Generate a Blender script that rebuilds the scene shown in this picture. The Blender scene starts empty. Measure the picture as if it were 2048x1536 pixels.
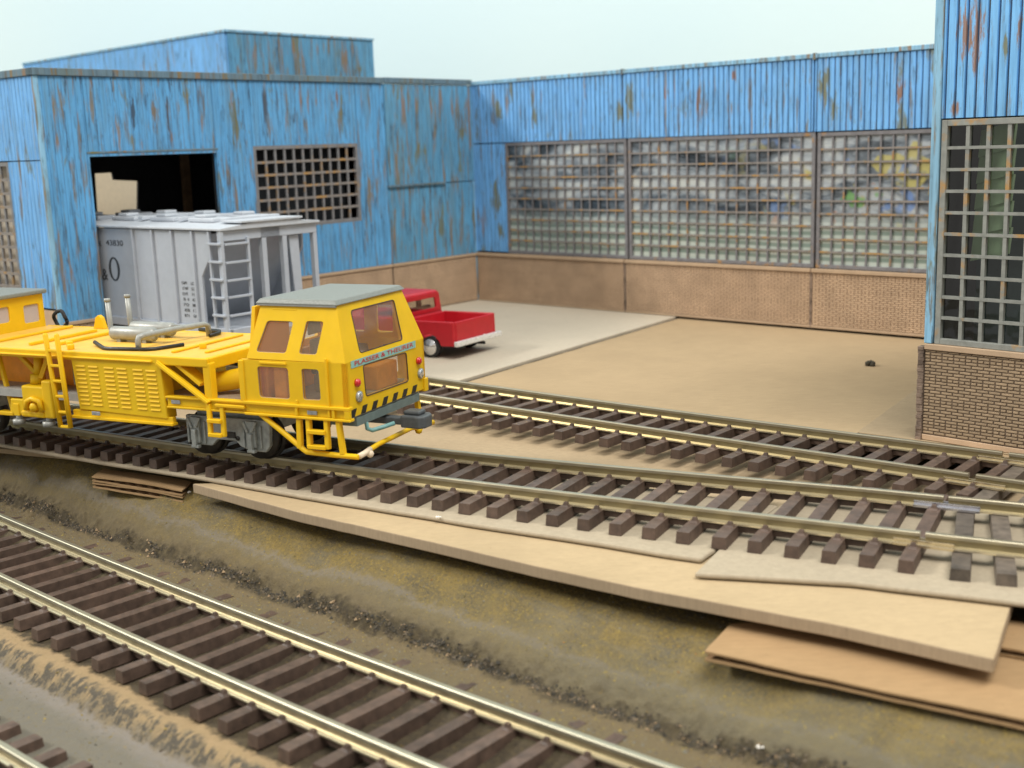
import bpy, bmesh, math, random
import numpy as np
from mathutils import Vector, Matrix, noise
from mathutils.geometry import tessellate_polygon
R = math.radians
random.seed(7)
rng = np.random.default_rng(7)
sc = bpy.context.scene
COL = sc.collection

# ------------------------------------------------------------------ camera, world, lamps (1 unit = 1 cm of the model)
cam = bpy.data.objects.new("camera", bpy.data.cameras.new("camera"))
COL.objects.link(cam)
cam.matrix_world = Matrix.Translation((0, 0, 6.36)) @ Matrix.Rotation(R(90) - 0.1961, 4, 'X') @ Matrix.Rotation(-0.0333, 4, 'Z')
cam.data.sensor_width = 36.0
cam.data.lens = 2413.0 / 2048.0 * 36.0
cam.data.clip_start = 0.5
cam.data.clip_end = 1000
cam.data.dof.use_dof = True
cam.data.dof.focus_distance = 25.0
cam.data.dof.aperture_fstop = 0.36
sc.camera = cam

world = bpy.data.worlds.new("World")
sc.world = world
world.use_nodes = True
bg = world.node_tree.nodes["Background"]
bg.inputs[0].default_value = (1.0, 0.97, 0.92, 1)
bg.inputs[1].default_value = 0.52

def area_lamp(name, loc, target, sx, sy, power, color):
    d = bpy.data.lights.new(name, 'AREA')
    d.shape = 'RECTANGLE'; d.size = sx; d.size_y = sy; d.energy = power; d.color = color
    o = bpy.data.objects.new(name, d); COL.objects.link(o)
    o.location = loc
    o.rotation_euler = (Vector(target) - Vector(loc)).to_track_quat('-Z', 'Y').to_euler()
    return o
area_lamp("ceiling_lamp", (-130, 34, 92), (-2, 30, 2), 40, 26, 190000, (1.0, 0.965, 0.90))
area_lamp("ceiling_lamp", (22, -8, 84), (2, 30, 0), 80, 24, 78000, (1.0, 0.975, 0.92))
sc.view_settings.view_transform = 'Standard'
sc.view_settings.look = 'None'
sc.view_settings.exposure = 0.24
sc.view_settings.gamma = 1.0
sc.cycles.max_bounces = 6
sc.cycles.use_denoising = True

# ------------------------------------------------------------------ materials
def nt(name):
    m = bpy.data.materials.new(name); m.use_nodes = True
    t = m.node_tree; b = t.nodes["Principled BSDF"]
    return m, t, b
def N(t, typ, **kw):
    n = t.nodes.new(typ)
    for k, v in kw.items():
        if hasattr(n, k): setattr(n, k, v)
    return n
def coords(t, scale=(1, 1, 1), rnd=False, loc=(0, 0, 0)):
    c = N(t, 'ShaderNodeTexCoord'); mp = N(t, 'ShaderNodeMapping')
    mp.inputs['Scale'].default_value = scale
    mp.inputs['Location'].default_value = loc
    src = c.outputs['Object']
    if rnd:
        oi = N(t, 'ShaderNodeObjectInfo'); mul = N(t, 'ShaderNodeMath', operation='MULTIPLY'); mul.inputs[1].default_value = 57.0
        t.links.new(oi.outputs['Random'], mul.inputs[0])
        va = N(t, 'ShaderNodeVectorMath', operation='ADD'); t.links.new(src, va.inputs[0]); t.links.new(mul.outputs[0], va.inputs[1]); src = va.outputs[0]
    t.links.new(src, mp.inputs['Vector'])
    return mp.outputs[0]
def noise_n(t, vec, scale, detail=4, rough=.6, dist=0):
    n = N(t, 'ShaderNodeTexNoise'); n.inputs['Scale'].default_value = scale; n.inputs['Detail'].default_value = detail
    n.inputs['Roughness'].default_value = rough; n.inputs['Distortion'].default_value = dist
    t.links.new(vec, n.inputs['Vector']); return n.outputs[0]
def ramp(t, fac, stops):
    r = N(t, 'ShaderNodeValToRGB'); e = r.color_ramp.elements
    while len(e) < len(stops): e.new(0.5)
    for q, (p, c) in zip(e, stops):
        q.position = p; q.color = (*c, 1) if len(c) == 3 else c
    t.links.new(fac, r.inputs[0]); return r.outputs[0]
def g1(v): return (v, v, v)
def mix(t, fac, a, b, mode='MIX'):
    m = N(t, 'ShaderNodeMix', data_type='RGBA', blend_type=mode)
    for s, v in ((m.inputs[0], fac), (m.inputs[6], a), (m.inputs[7], b)):
        if isinstance(v, (int, float)): s.default_value = v
        elif isinstance(v, tuple): s.default_value = (*v, 1) if len(v) == 3 else v
        else: t.links.new(v, s)
    return m.outputs[2]
def bump(t, b, h, strength, dist=.02):
    n = N(t, 'ShaderNodeBump'); n.inputs['Strength'].default_value = strength; n.inputs['Distance'].default_value = dist
    t.links.new(h, n.inputs['Height']); t.links.new(n.outputs[0], b.inputs['Normal'])
def simple(name, col, rough=.5, metal=0, var=.12, scale=6, bmp=0, bscale=40, rnd=False, spec=None, coat=0, vary=(.78, 1.2)):
    m, t, b = nt(name)
    v = coords(t, rnd=rnd)
    n = noise_n(t, v, scale)
    lo = tuple(c * (1 - var) for c in col); hi = tuple(min(1, c * (1 + var)) for c in col)
    cc = ramp(t, n, [(.3, lo), (.7, hi)])
    if rnd:
        oi = N(t, 'ShaderNodeObjectInfo'); mr = N(t, 'ShaderNodeMapRange'); mr.inputs['To Min'].default_value = vary[0]; mr.inputs['To Max'].default_value = vary[1]
        t.links.new(oi.outputs['Random'], mr.inputs['Value'])
        vm = N(t, 'ShaderNodeVectorMath', operation='SCALE'); t.links.new(cc, vm.inputs[0]); t.links.new(mr.outputs[0], vm.inputs['Scale']); cc = vm.outputs[0]
    t.links.new(cc, b.inputs['Base Color'])
    r = ramp(t, noise_n(t, v, scale * 2.3), [(.3, g1(max(.02, rough - .08))), (.7, g1(min(1, rough + .08)))])
    t.links.new(r, b.inputs['Roughness'])
    b.inputs['Metallic'].default_value = metal
    if spec is not None: b.inputs['Specular IOR Level'].default_value = spec
    if coat: b.inputs['Coat Weight'].default_value = coat; b.inputs['Coat Roughness'].default_value = .2
    if bmp: bump(t, b, noise_n(t, v, bscale, 3), bmp)
    return m

def dv(t, x, d):
    n = N(t, 'ShaderNodeMath', operation='DIVIDE'); t.links.new(x, n.inputs[0]); n.inputs[1].default_value = d; return n.outputs[0]

def blue_paint(name, base, off, rust=.60, streak=.5, dark=.60, grime=(.13, .145, .085), stains=()):
    m, t, b = nt(name)
    v = coords(t, (1, 1, 1), loc=off)
    vs = coords(t, (2.6, 2.6, .36), loc=off)
    vf = coords(t, (9, 9, .5), loc=off)
    c = ramp(t, noise_n(t, v, .5, 5), [(.25, tuple(x * .82 for x in base)), (.5, base), (.8, tuple(min(1, x * 1.2) for x in base))])
    # fine vertical dirt lines
    c = mix(t, ramp(t, noise_n(t, vf, 1.0, 4), [(.48, g1(0)), (.72, g1(.62))]), c, tuple(x * .42 for x in base))
    fine = ramp(t, noise_n(t, coords(t, (17, 17, .7), loc=off), 1.1, 5, .7), [(.55, g1(0)), (.66, g1(.8))])
    c = mix(t, fine, c, tuple(x * .30 + .01 for x in base))
    # greenish grime patches
    c = mix(t, ramp(t, noise_n(t, vs, .8, 4, .6), [(.50, g1(0)), (.72, g1(min(1, streak * 1.3)))]), c, tuple(.5 * x + .5 * y for x, y in zip(base, grime)))
    # dark scratches and drips
    vd = coords(t, (4.5, 4.5, .62), loc=(off[0] + 9, off[1], off[2] + 4))
    dens = ramp(t, noise_n(t, coords(t, (.5, .5, .3), loc=off), 1.0, 2), [(.35, g1(.25)), (.65, g1(1))])
    df = ramp(t, noise_n(t, vd, 1.3, 6, .7), [(dark - .02, g1(0)), (dark + .05, g1(.88))])
    mu = N(t, 'ShaderNodeMath', operation='MULTIPLY'); t.links.new(df, mu.inputs[0]); t.links.new(dens, mu.inputs[1])
    c = mix(t, mu.outputs[0], c, (.035, .045, .06))
    vo = coords(t, (1.5, 1.5, .42), loc=(off[0] + 3, off[1], off[2] + 17))
    c = mix(t, ramp(t, noise_n(t, vo, 1.0, 5, .6), [(.60, g1(0)), (.66, g1(.8))]), c, (.155, .145, .045))
    # ochre and brown rust runs
    vr = coords(t, (5.2, 5.2, .46), loc=(off[0] + 31, off[1] + 3, off[2]))
    rf = ramp(t, noise_n(t, vr, 1.0, 6, .66), [(rust - .03, g1(0)), (rust + .05, g1(.8))])
    c = mix(t, rf, c, ramp(t, noise_n(t, coords(t, (1.2, 1.2, .6), loc=off), 1.4), [(.36, (.10, .07, .03)), (.5, (.20, .13, .03)), (.62, (.27, .13, .03))]))
    if stains:
        tc = N(t, 'ShaderNodeTexCoord'); sp = N(t, 'ShaderNodeSeparateXYZ'); t.links.new(tc.outputs['Object'], sp.inputs[0])
        wn = noise_n(t, coords(t, (7, 7, .8), loc=off), 1.6, 5, .7)
        for sx, sz, wx, wz, col in stains:
            ax = N(t, 'ShaderNodeMath', operation='SUBTRACT'); t.links.new(sp.outputs['X'], ax.inputs[0]); ax.inputs[1].default_value = sx
            ax2 = N(t, 'ShaderNodeMath', operation='DIVIDE'); t.links.new(ax.outputs[0], ax2.inputs[0]); ax2.inputs[1].default_value = wx
            az = N(t, 'ShaderNodeMath', operation='SUBTRACT'); t.links.new(sp.outputs['Z'], az.inputs[0]); az.inputs[1].default_value = sz
            az2 = N(t, 'ShaderNodeMath', operation='DIVIDE'); t.links.new(az.outputs[0], az2.inputs[0]); az2.inputs[1].default_value = wz
            cv = N(t, 'ShaderNodeCombineXYZ'); t.links.new(ax2.outputs[0], cv.inputs[0]); t.links.new(az2.outputs[0], cv.inputs[1])
            ln = N(t, 'ShaderNodeVectorMath', operation='LENGTH'); t.links.new(cv.outputs[0], ln.inputs[0])
            ad = N(t, 'ShaderNodeMath', operation='MULTIPLY_ADD'); t.links.new(wn, ad.inputs[0]); ad.inputs[1].default_value = 3.4; t.links.new(ln.outputs['Value'], ad.inputs[2])
            c = mix(t, ramp(t, dv(t, ad.outputs[0], 3.0), [(.70, g1(.86)), (.80, g1(0))]), c, col)
    t.links.new(c, b.inputs['Base Color'])
    b.inputs['Roughness'].default_value = .62
    bump(t, b, noise_n(t, vf, 2.0, 4), .25, .02)
    return m

def cardboard(name, col, fibre=(2, 14, 14), var=.12, blot=.15):
    m, t, b = nt(name)
    v = coords(t, rnd=True); vf = coords(t, fibre, rnd=True)
    c = ramp(t, noise_n(t, vf, 1.6, 5, .7), [(.3, tuple(x * (1 - var) for x in col)), (.7, tuple(min(1, x * (1 + var)) for x in col))])
    c = mix(t, ramp(t, noise_n(t, v, .45, 4), [(.4, g1(0)), (.75, g1(blot * 2.4))]), c, tuple(x * .72 for x in col))
    c = mix(t, ramp(t, noise_n(t, v, 14, 2), [(.69, g1(0)), (.76, g1(.45))]), c, tuple(x * .5 for x in col))
    t.links.new(c, b.inputs['Base Color'])
    b.inputs['Roughness'].default_value = .9; b.inputs['Specular IOR Level'].default_value = .2
    bump(t, b, noise_n(t, vf, 6, 4), .35, .015)
    return m

def thin_glass(name, tint, gloss=.12, rough=.04, wav=0, haze=.0, hazecol=(.6, .5, .4), fres=.6):
    m = bpy.data.materials.new(name); m.use_nodes = True; t = m.node_tree
    for n in list(t.nodes): t.nodes.remove(n)
    o = N(t, 'ShaderNodeOutputMaterial'); tr = N(t, 'ShaderNodeBsdfTransparent'); tr.inputs[0].default_value = (*tint, 1)
    gl = N(t, 'ShaderNodeBsdfGlossy'); gl.inputs['Roughness'].default_value = rough; gl.inputs['Color'].default_value = (1, 1, 1, 1)
    lw = N(t, 'ShaderNodeLayerWeight'); lw.inputs['Blend'].default_value = .35
    ad = N(t, 'ShaderNodeMath', operation='ADD'); ad.inputs[1].default_value = gloss
    mu = N(t, 'ShaderNodeMath', operation='MULTIPLY'); mu.inputs[1].default_value = fres
    t.links.new(lw.outputs['Fresnel'], mu.inputs[0]); t.links.new(mu.outputs[0], ad.inputs[0])
    mx = N(t, 'ShaderNodeMixShader'); t.links.new(ad.outputs[0], mx.inputs[0]); t.links.new(tr.outputs[0], mx.inputs[1]); t.links.new(gl.outputs[0], mx.inputs[2])
    out = mx.outputs[0]
    if haze:
        df = N(t, 'ShaderNodeBsdfDiffuse'); df.inputs[0].default_value = (*hazecol, 1)
        m2 = N(t, 'ShaderNodeMixShader'); m2.inputs[0].default_value = haze
        t.links.new(out, m2.inputs[1]); t.links.new(df.outputs[0], m2.inputs[2]); out = m2.outputs[0]
    if wav:
        v = coords(t, (1, 1, 1)); h = noise_n(t, v, 1.3, 2); bn = N(t, 'ShaderNodeBump'); bn.inputs['Strength'].default_value = wav; bn.inputs['Distance'].default_value = .2
        t.links.new(h, bn.inputs['Height']); t.links.new(bn.outputs[0], gl.inputs['Normal'])
    t.links.new(out, o.inputs[0])
    return m

def rusty_bar(name, base, rust, thr):
    m, t, b = nt(name)
    v = coords(t, (1.1, 1.1, 1.1), rnd=True)
    f = ramp(t, noise_n(t, v, 1.5, 4), [(thr, g1(0)), (thr + .1, g1(.9))])
    c = mix(t, f, ramp(t, noise_n(t, v, 5), [(.3, tuple(x * .8 for x in base)), (.7, tuple(x * 1.15 for x in base))]), rust)
    t.links.new(c, b.inputs['Base Color']); b.inputs['Roughness'].default_value = .7
    return m

M = {}
def metal(name, col, rough):
    m, t, b = nt(name)
    v = coords(t)
    t.links.new(ramp(t, noise_n(t, v, .9, 3), [(.3, tuple(c * .9 for c in col)), (.7, col)]), b.inputs['Base Color'])
    b.inputs['Roughness'].default_value = rough; b.inputs['Metallic'].default_value = .85
    return m
M['blue_shade'] = blue_paint('weathered_blue_paint_shaded', (.105, .35, .645), (0, 0, 0), .57, .62, .56, stains=[(3.15, 7.8, .16, 1.0, (.03, .035, .05)), (4.4, 7.6, .07, 1.0, (.04, .05, .07)), (3.9, 7.7, .2, .5, (.19, .12, .04)), (7.0, 7.4, .3, 1.2, (.13, .13, .06)), (12.95, 4.6, .17, 1.1, (.22, .14, .035)), (11.6, 8.2, .1, .5, (.2, .1, .04)), (8.3, 7.8, .15, .9, (.05, .06, .08))])  # shaded copy of the weathered blue, darker for walls turned from the light
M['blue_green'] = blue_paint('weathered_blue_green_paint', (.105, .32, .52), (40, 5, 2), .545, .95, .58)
OL, RU = (.165, .15, .04), (.27, .12, .035)
M['blue_lit'] = blue_paint('weathered_blue_paint_lit', (.165, .44, .83), (13, 0, 7), .585, .45, .59, stains=[(7.95, 7.8, .26, .95, OL), (7.5, 7.4, .3, .6, OL), (15.65, 7.9, .3, .85, OL), (16.0, 7.2, .2, .6, OL), (10.9, 7.6, .14, .75, RU), (9.5, 7.9, .10, .4, RU), (18.2, 7.5, .22, .6, RU), (1.5, 7.6, .3, .6, OL), (3.4, 7.4, .25, .6, OL), (1.2, 4.2, .35, .9, OL), (1.4, 3.0, .25, .5, OL), (12.3, 8.4, .12, .3, RU)])  # lit copy of the weathered blue, light put into the base colour
M['blue_tower'] = blue_paint('weathered_tower_blue_paint', (.17, .45, .80), (3.2, 0, 5), .585, .25, .63, stains=[(.72, 8.2, .22, .8, RU), (.95, 8.1, .16, 1.1, RU), (.55, 6.75, .12, .25, RU), (1.75, 8.2, .10, .5, RU), (1.5, 7.9, .10, .4, OL)])
M['blue_trim'] = blue_paint('blue_trim_paint', (.24, .48, .68), (5, 5, 5), .56, .6)
M['trim_dark'] = blue_paint('rusty_dark_trim_paint', (.12, .20, .26), (2, 8, 1), .575, .8)
M['groove_soft'] = blue_paint('shed_groove_paint', (.085, .27, .53), (4, 1, 0), .58, .5)
M['groove'] = blue_paint('dirty_groove_paint', (.045, .12, .25), (4, 1, 0), .60, .4)
M['black'] = simple('black_interior', (.008, .009, .011), .95, var=.3)  # black inside faces put the shade of the interior into the colour
M['dark_in'] = simple('dark_inside_shade', (.012, .016, .02), .9, var=.3)  # near-black tone stands in for the shade behind the shed window
M['brick'] = simple('tan_brick', (.53, .375, .245), .85, var=.16, scale=1.2, bmp=.15, bscale=30)
M['brick_unit'] = simple('tan_brick_unit', (.33, .24, .15), .85, var=.14, scale=3, bmp=.2, bscale=30, rnd=True, vary=(.90, 1.1))
M['mortar'] = simple('dark_mortar', (.145, .105, .075), .95, var=.25, scale=3)
M['mortar_far'] = simple('brown_mortar', (.19, .13, .085), .95, var=.2, scale=2)
M['ledge'] = simple('tan_ledge', (.44, .315, .205), .8, var=.1, scale=2)
M['pier'] = simple('grimy_pier', (.20, .145, .11), .95, var=.6, scale=4, bmp=.6, bscale=9)
M['muntin'] = rusty_bar('grey_rusty_muntin', (.175, .17, .18), (.36, .19, .05), .59)
M['muntin_rusty'] = rusty_bar('rusty_horizontal_muntin', (.22, .20, .185), (.38, .215, .06), .50)
M['muntin_side'] = rusty_bar('brown_rusty_muntin', (.19, .19, .195), (.30, .18, .06), .56)
M['muntin_tower'] = rusty_bar('light_grey_muntin', (.235, .245, .225), (.40, .22, .06), .57)
M['glass_dark'] = thin_glass('dark_window_sheet', (.85, .88, .86), .02, .05, .15)
M['glass_wavy'] = thin_glass('wavy_acetate_sheet', (.98, 1.0, .98), .03, .06, .35, fres=.3)
M['pane'] = thin_glass('cab_pane', (.96, .92, .87), .05, .06, 0, .10, (.86, .60, .36))
M['truck_glass'] = thin_glass('truck_pane', (.85, .85, .82), .12, .05)
M['yellow'] = simple('yellow_plastic', (.83, .49, .008), .33, var=.04, scale=2, spec=.45)
def glow_plastic(name, base, through, amount):
    m = simple(name, base, .42, var=.06, scale=2, spec=.4); t = m.node_tree
    o = t.nodes['Material Output']; p = t.nodes['Principled BSDF']; tl = N(t, 'ShaderNodeBsdfTranslucent'); tl.inputs[0].default_value = (*through, 1)
    mx = N(t, 'ShaderNodeMixShader'); mx.inputs[0].default_value = amount
    t.links.new(p.outputs[0], mx.inputs[1]); t.links.new(tl.outputs[0], mx.inputs[2]); t.links.new(mx.outputs[0], o.inputs[0])
    return m
M['yellow'] = glow_plastic('translucent_yellow_plastic', (.90, .60, .012), (1.0, .52, .03), .24)
M['yellow_deck'] = simple('yellow_orange_deck', (.76, .45, .07), .45, var=.1, scale=3)
M['worn'] = simple('worn_pale_plastic', (.75, .62, .45), .5, var=.15)
M['roof_grey'] = simple('speckled_grey_roof', (.20, .215, .195), .45, var=.22, scale=30, bmp=.1)
M['silver'] = simple('silver_paint', (.31, .32, .30), .40, .12, var=.12)
M['bogie'] = simple('grey_bogie', (.30, .325, .315), .34, .15, var=.25, scale=8)
M['coupler'] = simple('grey_coupler', (.085, .095, .10), .5, .1, var=.2, scale=8)
M['hose'] = simple('turquoise_hose', (.16, .33, .32), .5, var=.15)
M['black_paint'] = simple('black_paint', (.018, .017, .015), .45, var=.3)
M['rubber'] = simple('rubber', (.02, .02, .021), .7, var=.3)
M['grey_plate'] = simple('grey_plate', (.30, .31, .31), .4, .3, var=.2, scale=12)
M['decal'] = simple('turquoise_decal', (.26, .50, .46), .5, var=.06)
M['red_print'] = simple('red_print', (.50, .03, .03), .5, var=.05)
M['lamp_red'] = simple('red_lens', (.55, .01, .015), .12, var=.1, coat=1)
M['chrome'] = simple('bright_metal', (.75, .76, .77), .18, .85, var=.05)
M['floor_grey'] = simple('cab_floor', (.34, .34, .31), .7)
M['seat'] = simple('grey_green_seat', (.28, .33, .30), .6)
M['orange_in'] = simple('orange_inner_plastic', (.90, .36, .02), .45, var=.1)
M['hopper'] = simple('light_grey_plastic', (.43, .47, .53), .45, var=.05, scale=3, spec=.4)
M['hopper_roof'] = simple('pale_grey_plastic', (.50, .535, .58), .45, var=.05)
M['ink'] = simple('black_ink', (.03, .032, .035), .6, var=.1)
M['ink_soft'] = simple('grey_ink', (.09, .095, .10), .7, var=.2)
M['red'] = simple('red_plastic', (.47, .012, .022), .38, var=.07, scale=3)
M['white_bumper'] = simple('silver_white_bumper', (.78, .78, .76), .3, .3, var=.06)
M['tie'] = simple('brown_tie', (.088, .057, .042), .55, var=.35, scale=5, rnd=True, bmp=.15)
M['tie_side'] = simple('grey_brown_tie', (.10, .08, .062), .6, var=.4, scale=5, rnd=True, bmp=.15)
M['brass_web'] = metal('shaded_brass_web', (.34, .285, .16), .42)  # darker tone paints the shade on the rail web into the metal
M['brass'] = metal('brass_rail', (.50, .455, .33), .36)
M['brass_foot'] = metal('lit_brass_foot', (.95, .86, .62), .22)  # paler tone paints the reflection caught by the rail foot
M['nickel_foot'] = metal('lit_nickel_foot', (.82, .74, .53), .30)  # reflected light on the foot painted in as a paler metal
M['nickel_web'] = metal('shaded_nickel_web', (.38, .33, .22), .40)  # shade on the web painted in as a darker metal
M['nickel'] = metal('nickel_rail', (.47, .445, .34), .47)
M['joiner'] = simple('steel_joiner', (.62, .62, .66), .22, .9, var=.1)
M['joiner_brass'] = simple('brass_joiner', (.72, .62, .42), .2, .9, var=.1)
M['card_white'] = cardboard('pale_grey_card', (.49, .43, .335), (3, 9, 9), .07, .10)
M['card_brown'] = cardboard('brown_card', (.40, .295, .175), (1.2, 12, 12), .12, .14)
M['card_grey'] = cardboard('grey_pulp_card', (.385, .325, .235), (6, 6, 6), .10, .12)
M['card_under'] = cardboard('tan_under_card', (.37, .28, .175), (4, 8, 8), .12, .25)
M['board'] = cardboard('tan_fibreboard', (.44, .335, .20), (3, 8, 8), .08, .2)
M['board_edge'] = cardboard('sawn_board_edge', (.37, .285, .19), (22, 2, 2), .12, .2)
M['kraft'] = cardboard('kraft_liner', (.36, .235, .12), (2, 9, 9), .1, .15)
M['flute'] = cardboard('flute_paper', (.36, .22, .115), (2, 9, 9), .15, .2)
M['beige'] = simple('beige_card', (.80, .66, .46), .9, var=.05)
M['post'] = simple('brown_stick', (.20, .12, .06), .85, var=.4, scale=4)
M['debris'] = simple('dark_crumb', (.05, .045, .03), .9, var=.6, scale=20)
M['white_speck'] = simple('white_speck', (.85, .82, .75), .8)
M['grain'] = None

# ------------------------------------------------------------------ mesh builder
class MB:
    def __init__(s): s.v = []; s.f = []; s.m = []; s.sm = []; s.mi = 0; s.smooth = False
    def add(s, vs, fs):
        o = len(s.v); s.v += [tuple(map(float, q)) for q in vs]
        for f in fs: s.f.append([o + i for i in f]); s.m.append(s.mi); s.sm.append(s.smooth)
        return s
    def hexa(s, p):  # 8 points: bottom 4 ccw, top 4 ccw
        return s.add(p, [(3, 2, 1, 0), (4, 5, 6, 7), (0, 1, 5, 4), (1, 2, 6, 5), (2, 3, 7, 6), (3, 0, 4, 7)])
    def box(s, x0, x1, y0, y1, z0, z1):
        x0, x1 = sorted((x0, x1)); y0, y1 = sorted((y0, y1)); z0, z1 = sorted((z0, z1))
        return s.hexa([(x0, y0, z0), (x1, y0, z0), (x1, y1, z0), (x0, y1, z0), (x0, y0, z1), (x1, y0, z1), (x1, y1, z1), (x0, y1, z1)])
    def bar(s, a, b, w, h, up=(0, 0, 1)):
        a, b = Vector(a), Vector(b); d = (b - a).normalized(); up = Vector(up)
        sd = d.cross(up)
        if sd.length < 1e-4: sd = d.cross(Vector((1, 0, 0)))
        sd.normalize(); u = sd.cross(d).normalized()
        sd *= w / 2; u *= h / 2
        return s.hexa([a - sd - u, a + sd - u, b + sd - u, b - sd - u, a - sd + u, a + sd + u, b + sd + u, b - sd + u])
    def prism(s, poly, ax, h0, h1):  # poly 2d ccw in the plane normal to axis ax
        def P(a, b, h): return {'z': (a, b, h), 'y': (a, h, b), 'x': (h, a, b)}[ax]
        n = len(poly); vs = [P(a, b, h0) for a, b in poly] + [P(a, b, h1) for a, b in poly]
        return s.add(vs, [list(range(n))[::-1], [n + i for i in range(n)]] + [(i, (i + 1) % n, n + (i + 1) % n, n + i) for i in range(n)])
    def tube(s, pts, r, n=10, caps=True):
        pts = [Vector(p) for p in pts]; rs = r if isinstance(r, (list, tuple)) else [r] * len(pts)
        rings = []; ref = None
        for i, p in enumerate(pts):
            d = (pts[min(i + 1, len(pts) - 1)] - pts[max(i - 1, 0)]).normalized()
            if ref is None: ref = Vector((0, 0, 1)) if abs(d.z) < .9 else Vector((1, 0, 0))
            a = d.cross(ref).normalized(); b = a.cross(d).normalized(); ref = b
            rings.append([p + (a * math.cos(2 * math.pi * k / n) + b * math.sin(2 * math.pi * k / n)) * rs[i] for k in range(n)])
        vs = [q for g in rings for q in g]; fs = []
        for i in range(len(rings) - 1):
            for k in range(n): fs.append((i * n + k, i * n + (k + 1) % n, (i + 1) * n + (k + 1) % n, (i + 1) * n + k))
        if caps: fs += [list(range(n))[::-1], [(len(rings) - 1) * n + k for k in range(n)]]
        sm = s.smooth; s.smooth = True; s.add(vs, fs); s.smooth = sm
        return s
    def cyl(s, a, b, r, n=16, r2=None): return s.tube([a, b], [r, r if r2 is None else r2], n)
    def ball(s, c, r, n=8):
        c = Vector(c); m = n // 2 + 1
        pts = [c + Vector((0, 0, -r * math.cos(math.pi * i / (m - 1)))) for i in range(m)]
        return s.tube(pts, [max(r * math.sin(math.pi * i / (m - 1)), r * .05) for i in range(m)], n)
    def panel(s, o, ex, ey, outer, holes, th):  # flat sheet with holes, thickness th along -(ex x ey)
        o, ex, ey = Vector(o), Vector(ex), Vector(ey); nn = ex.cross(ey).normalized() * -th
        loops = [outer] + holes; flat = [p for l in loops for p in l]
        tris = tessellate_polygon([[Vector((a, b, 0)) for a, b in l] for l in loops])
        P = [o + ex * a + ey * b for a, b in flat]; n = len(P); vs = P + [p + nn for p in P]; fs = []
        for t in tris:
            a, b, c = (flat[i] for i in t)
            ar = (b[0] - a[0]) * (c[1] - a[1]) - (c[0] - a[0]) * (b[1] - a[1])
            t = tuple(t) if ar > 0 else tuple(t)[::-1]
            fs.append(t); fs.append(tuple(i + n for i in t[::-1]))
        k = 0
        for li, l in enumerate(loops):
            ar = sum(l[i][0] * l[(i + 1) % len(l)][1] - l[(i + 1) % len(l)][0] * l[i][1] for i in range(len(l)))
            for i in range(len(l)):
                a, b = k + i, k + (i + 1) % len(l)
                if (ar > 0) == (li == 0): fs.append((a, a + n, b + n, b))
                else: fs.append((a, b, b + n, a + n))
            k += len(l)
        return s.add(vs, fs)
    def mesh(s, name, mats):
        me = bpy.data.meshes.new(name); me.from_pydata(s.v, [], s.f)
        for m in mats: me.materials.append(m)
        me.polygons.foreach_set('material_index', s.m); me.polygons.foreach_set('use_smooth', s.sm)
        me.update()
        return me
def link(o, parent=None):
    COL.objects.link(o)
    if parent is not None: o.parent = parent
    return o
def part(name, mb, mat, parent=None, bevel=0, loc=None, seg=2):
    mats = mat if isinstance(mat, (list, tuple)) else [mat]
    me = mb.mesh(name, mats) if isinstance(mb, MB) else mb
    o = link(bpy.data.objects.new(name, me), parent)
    if loc: o.location = loc
    if bevel:
        b = o.modifiers.new('bevel', 'BEVEL'); b.width = bevel; b.segments = seg; b.limit_method = 'ANGLE'; b.angle_limit = R(35)
    return o
def thing(name, label, cat, loc=(0, 0, 0), rz=0, group=None):
    o = link(bpy.data.objects.new(name, None)); o.location = loc; o.rotation_euler = (0, 0, R(rz)); o.empty_display_size = .5
    return tag(o, label, cat, group)
def tag(o, label, cat, group=None):
    o['label'] = label; o['category'] = cat
    if group: o['group'] = group
    return o
def again(o, name, parent, loc, rot=None, scale=None):
    c = o.copy(); c.name = name; COL.objects.link(c); c.parent = parent; c.location = loc
    if rot: c.rotation_euler = rot
    if scale: c.scale = scale
    return c
def rrect(x0, x1, y0, y1, r=.05, n=4, skew=None):
    """rounded rectangle, ccw"""
    out = []
    for cx, cy, a in ((x1 - r, y0 + r, -90), (x1 - r, y1 - r, 0), (x0 + r, y1 - r, 90), (x0 + r, y0 + r, 180)):
        for k in range(n + 1): out.append((cx + r * math.cos(R(a + 90 * k / n)), cy + r * math.sin(R(a + 90 * k / n))))
    return out
def rquad(p, r=.05, n=4):
    """quad (ccw list of 4) with rounded corners"""
    out = []
    for i in range(4):
        a, b, c = Vector(p[i - 1]), Vector(p[i]), Vector(p[(i + 1) % 4])
        u, w = (a - b).normalized() * r, (c - b).normalized() * r
        for k in range(n + 1):
            t = k / n; q = (b + u) * (1 - t) ** 2 + b * 2 * t * (1 - t) + (b + w) * t * t
            out.append((q.x, q.y))
    return out
def text_mesh(txt, size, width=None, extrude=.004, mat=None):
    cu = bpy.data.curves.new('lettering', 'FONT'); cu.body = txt; cu.size = size; cu.extrude = extrude; cu.align_x = 'CENTER'; cu.align_y = 'CENTER'
    o = bpy.data.objects.new('lettering', cu); COL.objects.link(o)
    dg = bpy.context.evaluated_depsgraph_get()
    me = bpy.data.meshes.new_from_object(o.evaluated_get(dg)); bpy.data.objects.remove(o)
    if width:
        w = max(v.co.x for v in me.vertices) - min(v.co.x for v in me.vertices)
        for v in me.vertices: v.co.x *= width / w
    me.materials.clear(); me.materials.append(mat)
    return me

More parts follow.
